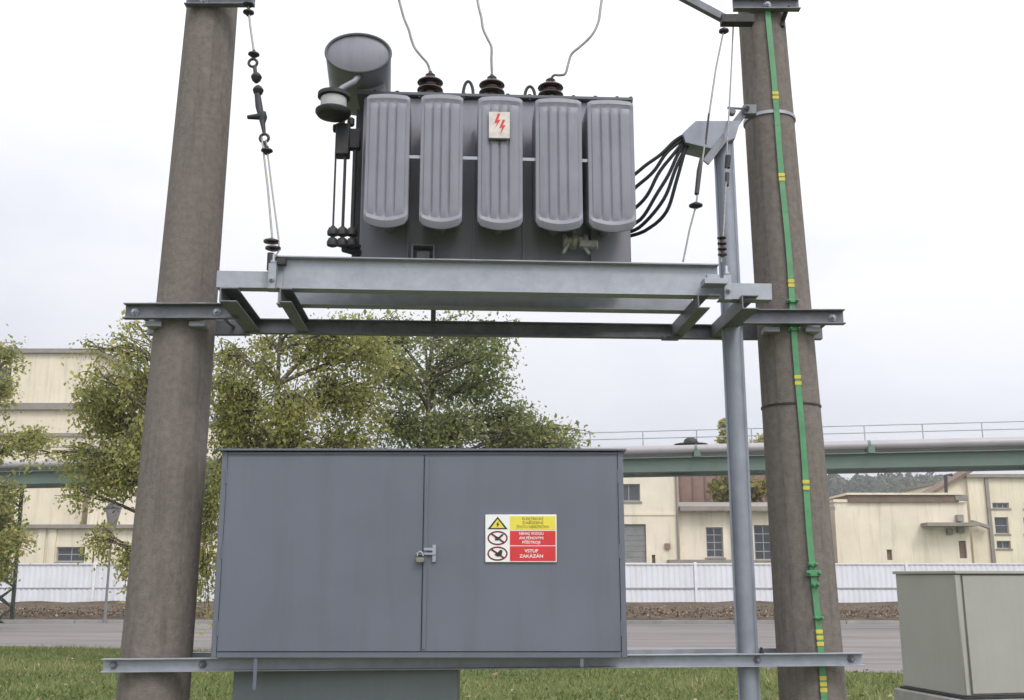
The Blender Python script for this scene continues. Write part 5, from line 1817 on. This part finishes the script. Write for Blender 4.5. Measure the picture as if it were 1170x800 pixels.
make_tree('birch_tree', 'dense yellow-green birch between the left pole and the dark-trunked tree', (XX(322, 700, Y2), Y2, 0), W(326, 365, Y2), [
    C(330, 380, Y2, 34, 26, .35), C(268, 400, Y2 + .4, 34, 20, .28), C(300, 415, Y2 - .4, 30, 20, .35), C(370, 385, Y2 + .5, 40, 30, .9, .05), C(410, 372, Y2, 40, 26, .9, .05),
    C(275, 450, Y2, 40, 36, 1.3, .08), C(330, 455, Y2 - .5, 40, 36, 1.4, .05), C(385, 440, Y2 + .3, 42, 36, 1.2), C(270, 500, Y2 + .3, 40, 34, 1.2, .05), C(335, 500, Y2, 44, 30, 1.3), C(400, 500, Y2 + .6, 40, 30, 1.1),
    C(250, 545, Y2 - .6, 24, 34, .5), C(252, 400, Y2 + .2, 22, 22, .3, .08), C(250, 430, Y2 - .3, 22, 26, .5, .05), C(255, 470, Y2 + .5, 20, 30, .6), C(300, 385, Y2 + .6, 30, 18, .3, .1), C(430, 400, Y2 + .8, 34, 24, .7, .08), C(420, 450, Y2 + .9, 34, 30, .9, .04), C(290, 560, Y2, 40, 40, .4), C(390, 560, Y2, 40, 40, .4),
], M_leafA, 27000, 0.074, 1.2, 0.15, 0.0, seed=8, group='birches behind the platform')
Y3 = 23.5
make_tree('broadleaf_tree', 'darker green spreading tree behind the cabinet, right of the birches', (XX(482, 690, Y3), Y3, 0), W(484, 400, Y3), [
    C(440, 375, Y3, 46, 24, 1.0, .1), C(500, 368, Y3 + 1, 48, 22, .7, .05), C(555, 370, Y3, 40, 18, .5), C(570, 400, Y3 - 1, 34, 24, .55), C(520, 405, Y3, 40, 22, .6),
    C(450, 420, Y3 - .8, 46, 30, 1.1, .05), C(500, 440, Y3 + .8, 46, 22, .7), C(555, 440, Y3, 40, 22, .9), C(460, 475, Y3, 46, 30, 1.2), C(520, 480, Y3 - .7, 44, 28, 1.3), C(580, 475, Y3 + .5, 44, 26, 1.3),
    C(615, 490, Y3, 40, 20, .9), C(640, 505, Y3 - .5, 30, 14, .6), C(655, 490, Y3 + .5, 22, 12, .2), C(590, 510, Y3 + 1, 50, 24, 1.0), C(520, 520, Y3, 50, 30, .8), C(450, 530, Y3, 40, 34, .6),
], M_leafB, 26000, 0.084, 1.0, 0.16, 0.05, seed=5, twig_n=30)
# tree at the left picture edge
Y4 = 33.0
make_tree('birch_tree', 'pale green birch at the left edge beside the lattice tower', (XX(-14, 700, Y4), Y4, 0), W(-12, 395, Y4), [
    C(-10, 395, Y4, 34, 20, .5, .1), C(15, 405, Y4 + .5, 20, 14, .22), C(5, 440, Y4, 22, 20, .5, .1), C(-20, 450, Y4, 40, 40, 1.0), C(20, 503, Y4 - .4, 34, 14, .6), C(45, 500, Y4, 30, 12, .5, .1), C(-12, 515, Y4, 34, 14, .4),
    C(5, 590, Y4 + .6, 24, 32, .9, -.1), C(22, 612, Y4 - .3, 20, 22, .6, .15), C(8, 560, Y4 - .5, 22, 18, .5), C(10, 640, Y4 - .4, 16, 22, .4, -.05), C(-20, 620, Y4, 34, 40, .8),
], M_leafA, 9500, 0.11, 0.7, 0.2, 0.0, seed=11, group='birches behind the platform')
# autumn bushes behind the low wing
Y5 = 71.0
make_tree('autumn_tree', 'yellow and orange autumn tree above the low wing roof', (XX(845, 640, Y5), Y5, 0), W(845, 560, Y5), [
    C(825, 560, Y5, 16, 14, .8), C(845, 552, Y5 + .4, 20, 12, 1.0, -.1), C(866, 560, Y5, 16, 14, .9, .15), C(836, 572, Y5, 18, 10, .7),
], M_leafC, 3500, 0.28, 0.2, 0.15, 0.0, seed=13)
Y6 = 90.0
make_tree('far_tree', 'small pale tree showing above the bridge handrail beside the conduit', (XX(828, 640, Y6), Y6, 0), W(829, 500, Y6), [
    C(828, 488, Y6, 7, 10, 1.0), C(829, 502, Y6, 9, 9, .8, .1), C(878, 505, Y6, 8, 12, .6),
], M_leafA, 1100, 0.30, 0.1, 0.16, 0.15, seed=17)

# ------------------------------------------------------------------ park lantern in the birch
YLn = 39.6
q = W(129, 590, YLn)
ln = thing('street_lantern', (q.x, YLn, 0), 'grey post-top street lantern half hidden by birch leaves', 'street lamp')
pm = YLn / FPX
m = MB(); m.tube([(q.x, YLn, -0.1), (q.x, YLn, 0.6), (q.x, YLn, q.z - 16 * pm)], [0.07, 0.05, 0.035], 10); m.build('post', M_shutter, ln)
m = MB(); m.lathe([(0.05, -17 * pm), (0.08, -15 * pm), (0.14, -12 * pm), (0.27, 6 * pm), (0.26, 8 * pm)], (q.x, YLn, q.z), n=12); m.build('lamp_glass', M_pipe, ln)
m = MB(); m.lathe([(0.30, 8.1 * pm), (0.30, 9.5 * pm), (0.16, 14 * pm), (0.05, 16 * pm), (0.03, 19 * pm), (0.0, 19.5 * pm)], (q.x, YLn, q.z), n=12); m.build('lamp_cap', M_shutter, ln)

# ------------------------------------------------------------------ wooded hills far away
M_hill = noise_ground('hill_soil', [(0.3, (0.03, 0.04, 0.02)), (0.7, (0.06, 0.07, 0.03))], 0.02, 0.2, 0.2)
HY = 420.0
def ridge(x_):
    p = 585 + x_ * FPX / HY
    return ZZ(556, HY) + 2.5 * math.sin(x_ * 0.012 + 1.0) + 1.6 * math.sin(x_ * 0.041) - 3.6 - max(0, (p - 1040) * 0.02) * 1.5


m = MB()
vv, ff = [], []
nxh = 90
prof = [(-150, -1.0), (-60, 0.45), (-20, 0.85), (0, 1.0), (80, 0.9), (260, -1.0)]
for i in range(nxh + 1):
    x_ = -420 + 840 * i / nxh
    for dy, hf in prof:
        vv.append((x_, HY + dy, max(-1.0, hf * ridge(x_))))
k = len(prof)
for i in range(nxh):
    for j in range(k - 1):
        ff.append((i * k + j, (i + 1) * k + j, (i + 1) * k + j + 1, i * k + j + 1))
m.add(vv, ff)
structure(m.build('hill', M_hill, smooth=80))
M_wood = leaf_material('far_foliage', [(0.0, (0.022, 0.032, 0.016)), (0.5, (0.045, 0.058, 0.025)), (1.0, (0.09, 0.085, 0.03))], 0.15)
nt = 1500
LV, LA = [], []
xt = rng.uniform(-60, 330, nt)
for i in range(nt):
    x_ = float(xt[i])
    dy = float(rng.uniform(-70, 12))
    f_ = np.interp(dy, [-150, -60, -20, 0, 80], [-1, .45, .85, 1.0, .9])
    zb_ = f_ * ridge(x_)
    hh = float(rng.uniform(6, 11)); ww = float(rng.uniform(1.8, 3.6))
    nl = 46
    d = rng.normal(0, 1, (nl, 3)); d /= np.linalg.norm(d, axis=1)[:, None]
    pos = d * np.array([ww, ww, hh * 0.42]) * rng.uniform(0.6, 1.0, (nl, 1)) + np.array([x_, HY + dy, zb_ + hh * 0.55])
    u_ = rng.normal(0, 1, (nl, 3)); u_ /= np.linalg.norm(u_, axis=1)[:, None]
    w_ = np.cross(u_, d); w_ /= np.maximum(np.linalg.norm(w_, axis=1)[:, None], 1e-3)
    s_ = rng.uniform(0.7, 1.5, (nl, 1))
    LV.append(np.stack([pos - u_ * s_, pos - w_ * s_ * .8, pos + u_ * s_, pos + w_ * s_ * .8], 1))
    LA.append(np.repeat(np.clip(rng.normal(0.4, 0.15) + rng.normal(0, 0.12, nl), 0, 1), 4))
LV = np.concatenate(LV).reshape(-1, 3)
o = np_mesh('forest', LV, np.arange(len(LV)).reshape(-1, 4), M_wood, attr=np.concatenate(LA))
stuff(o)
o['label'] = 'dark wooded ridge in the distance beyond the warehouse'
o['category'] = 'forest'

# ------------------------------------------------------------------ damp autumn air
hz = MB()
hz.box((-905, -65, -3.0), (905, 1505, 60.0))
hm = bpy.data.materials.new('damp_air')
hm.use_nodes = True
hn, hl = hm.node_tree.nodes, hm.node_tree.links
hn.clear()
ho = hn.new('ShaderNodeOutputMaterial')
pv = hn.new('ShaderNodeVolumePrincipled')
pv.inputs['Color'].default_value = (0.93, 0.95, 1.0, 1)
pv.inputs['Density'].default_value = 0.0006
pv.inputs['Anisotropy'].default_value = 0.2
hl.new(pv.outputs[0], ho.inputs['Volume'])
h = hz.build('haze', hm)
stuff(h)
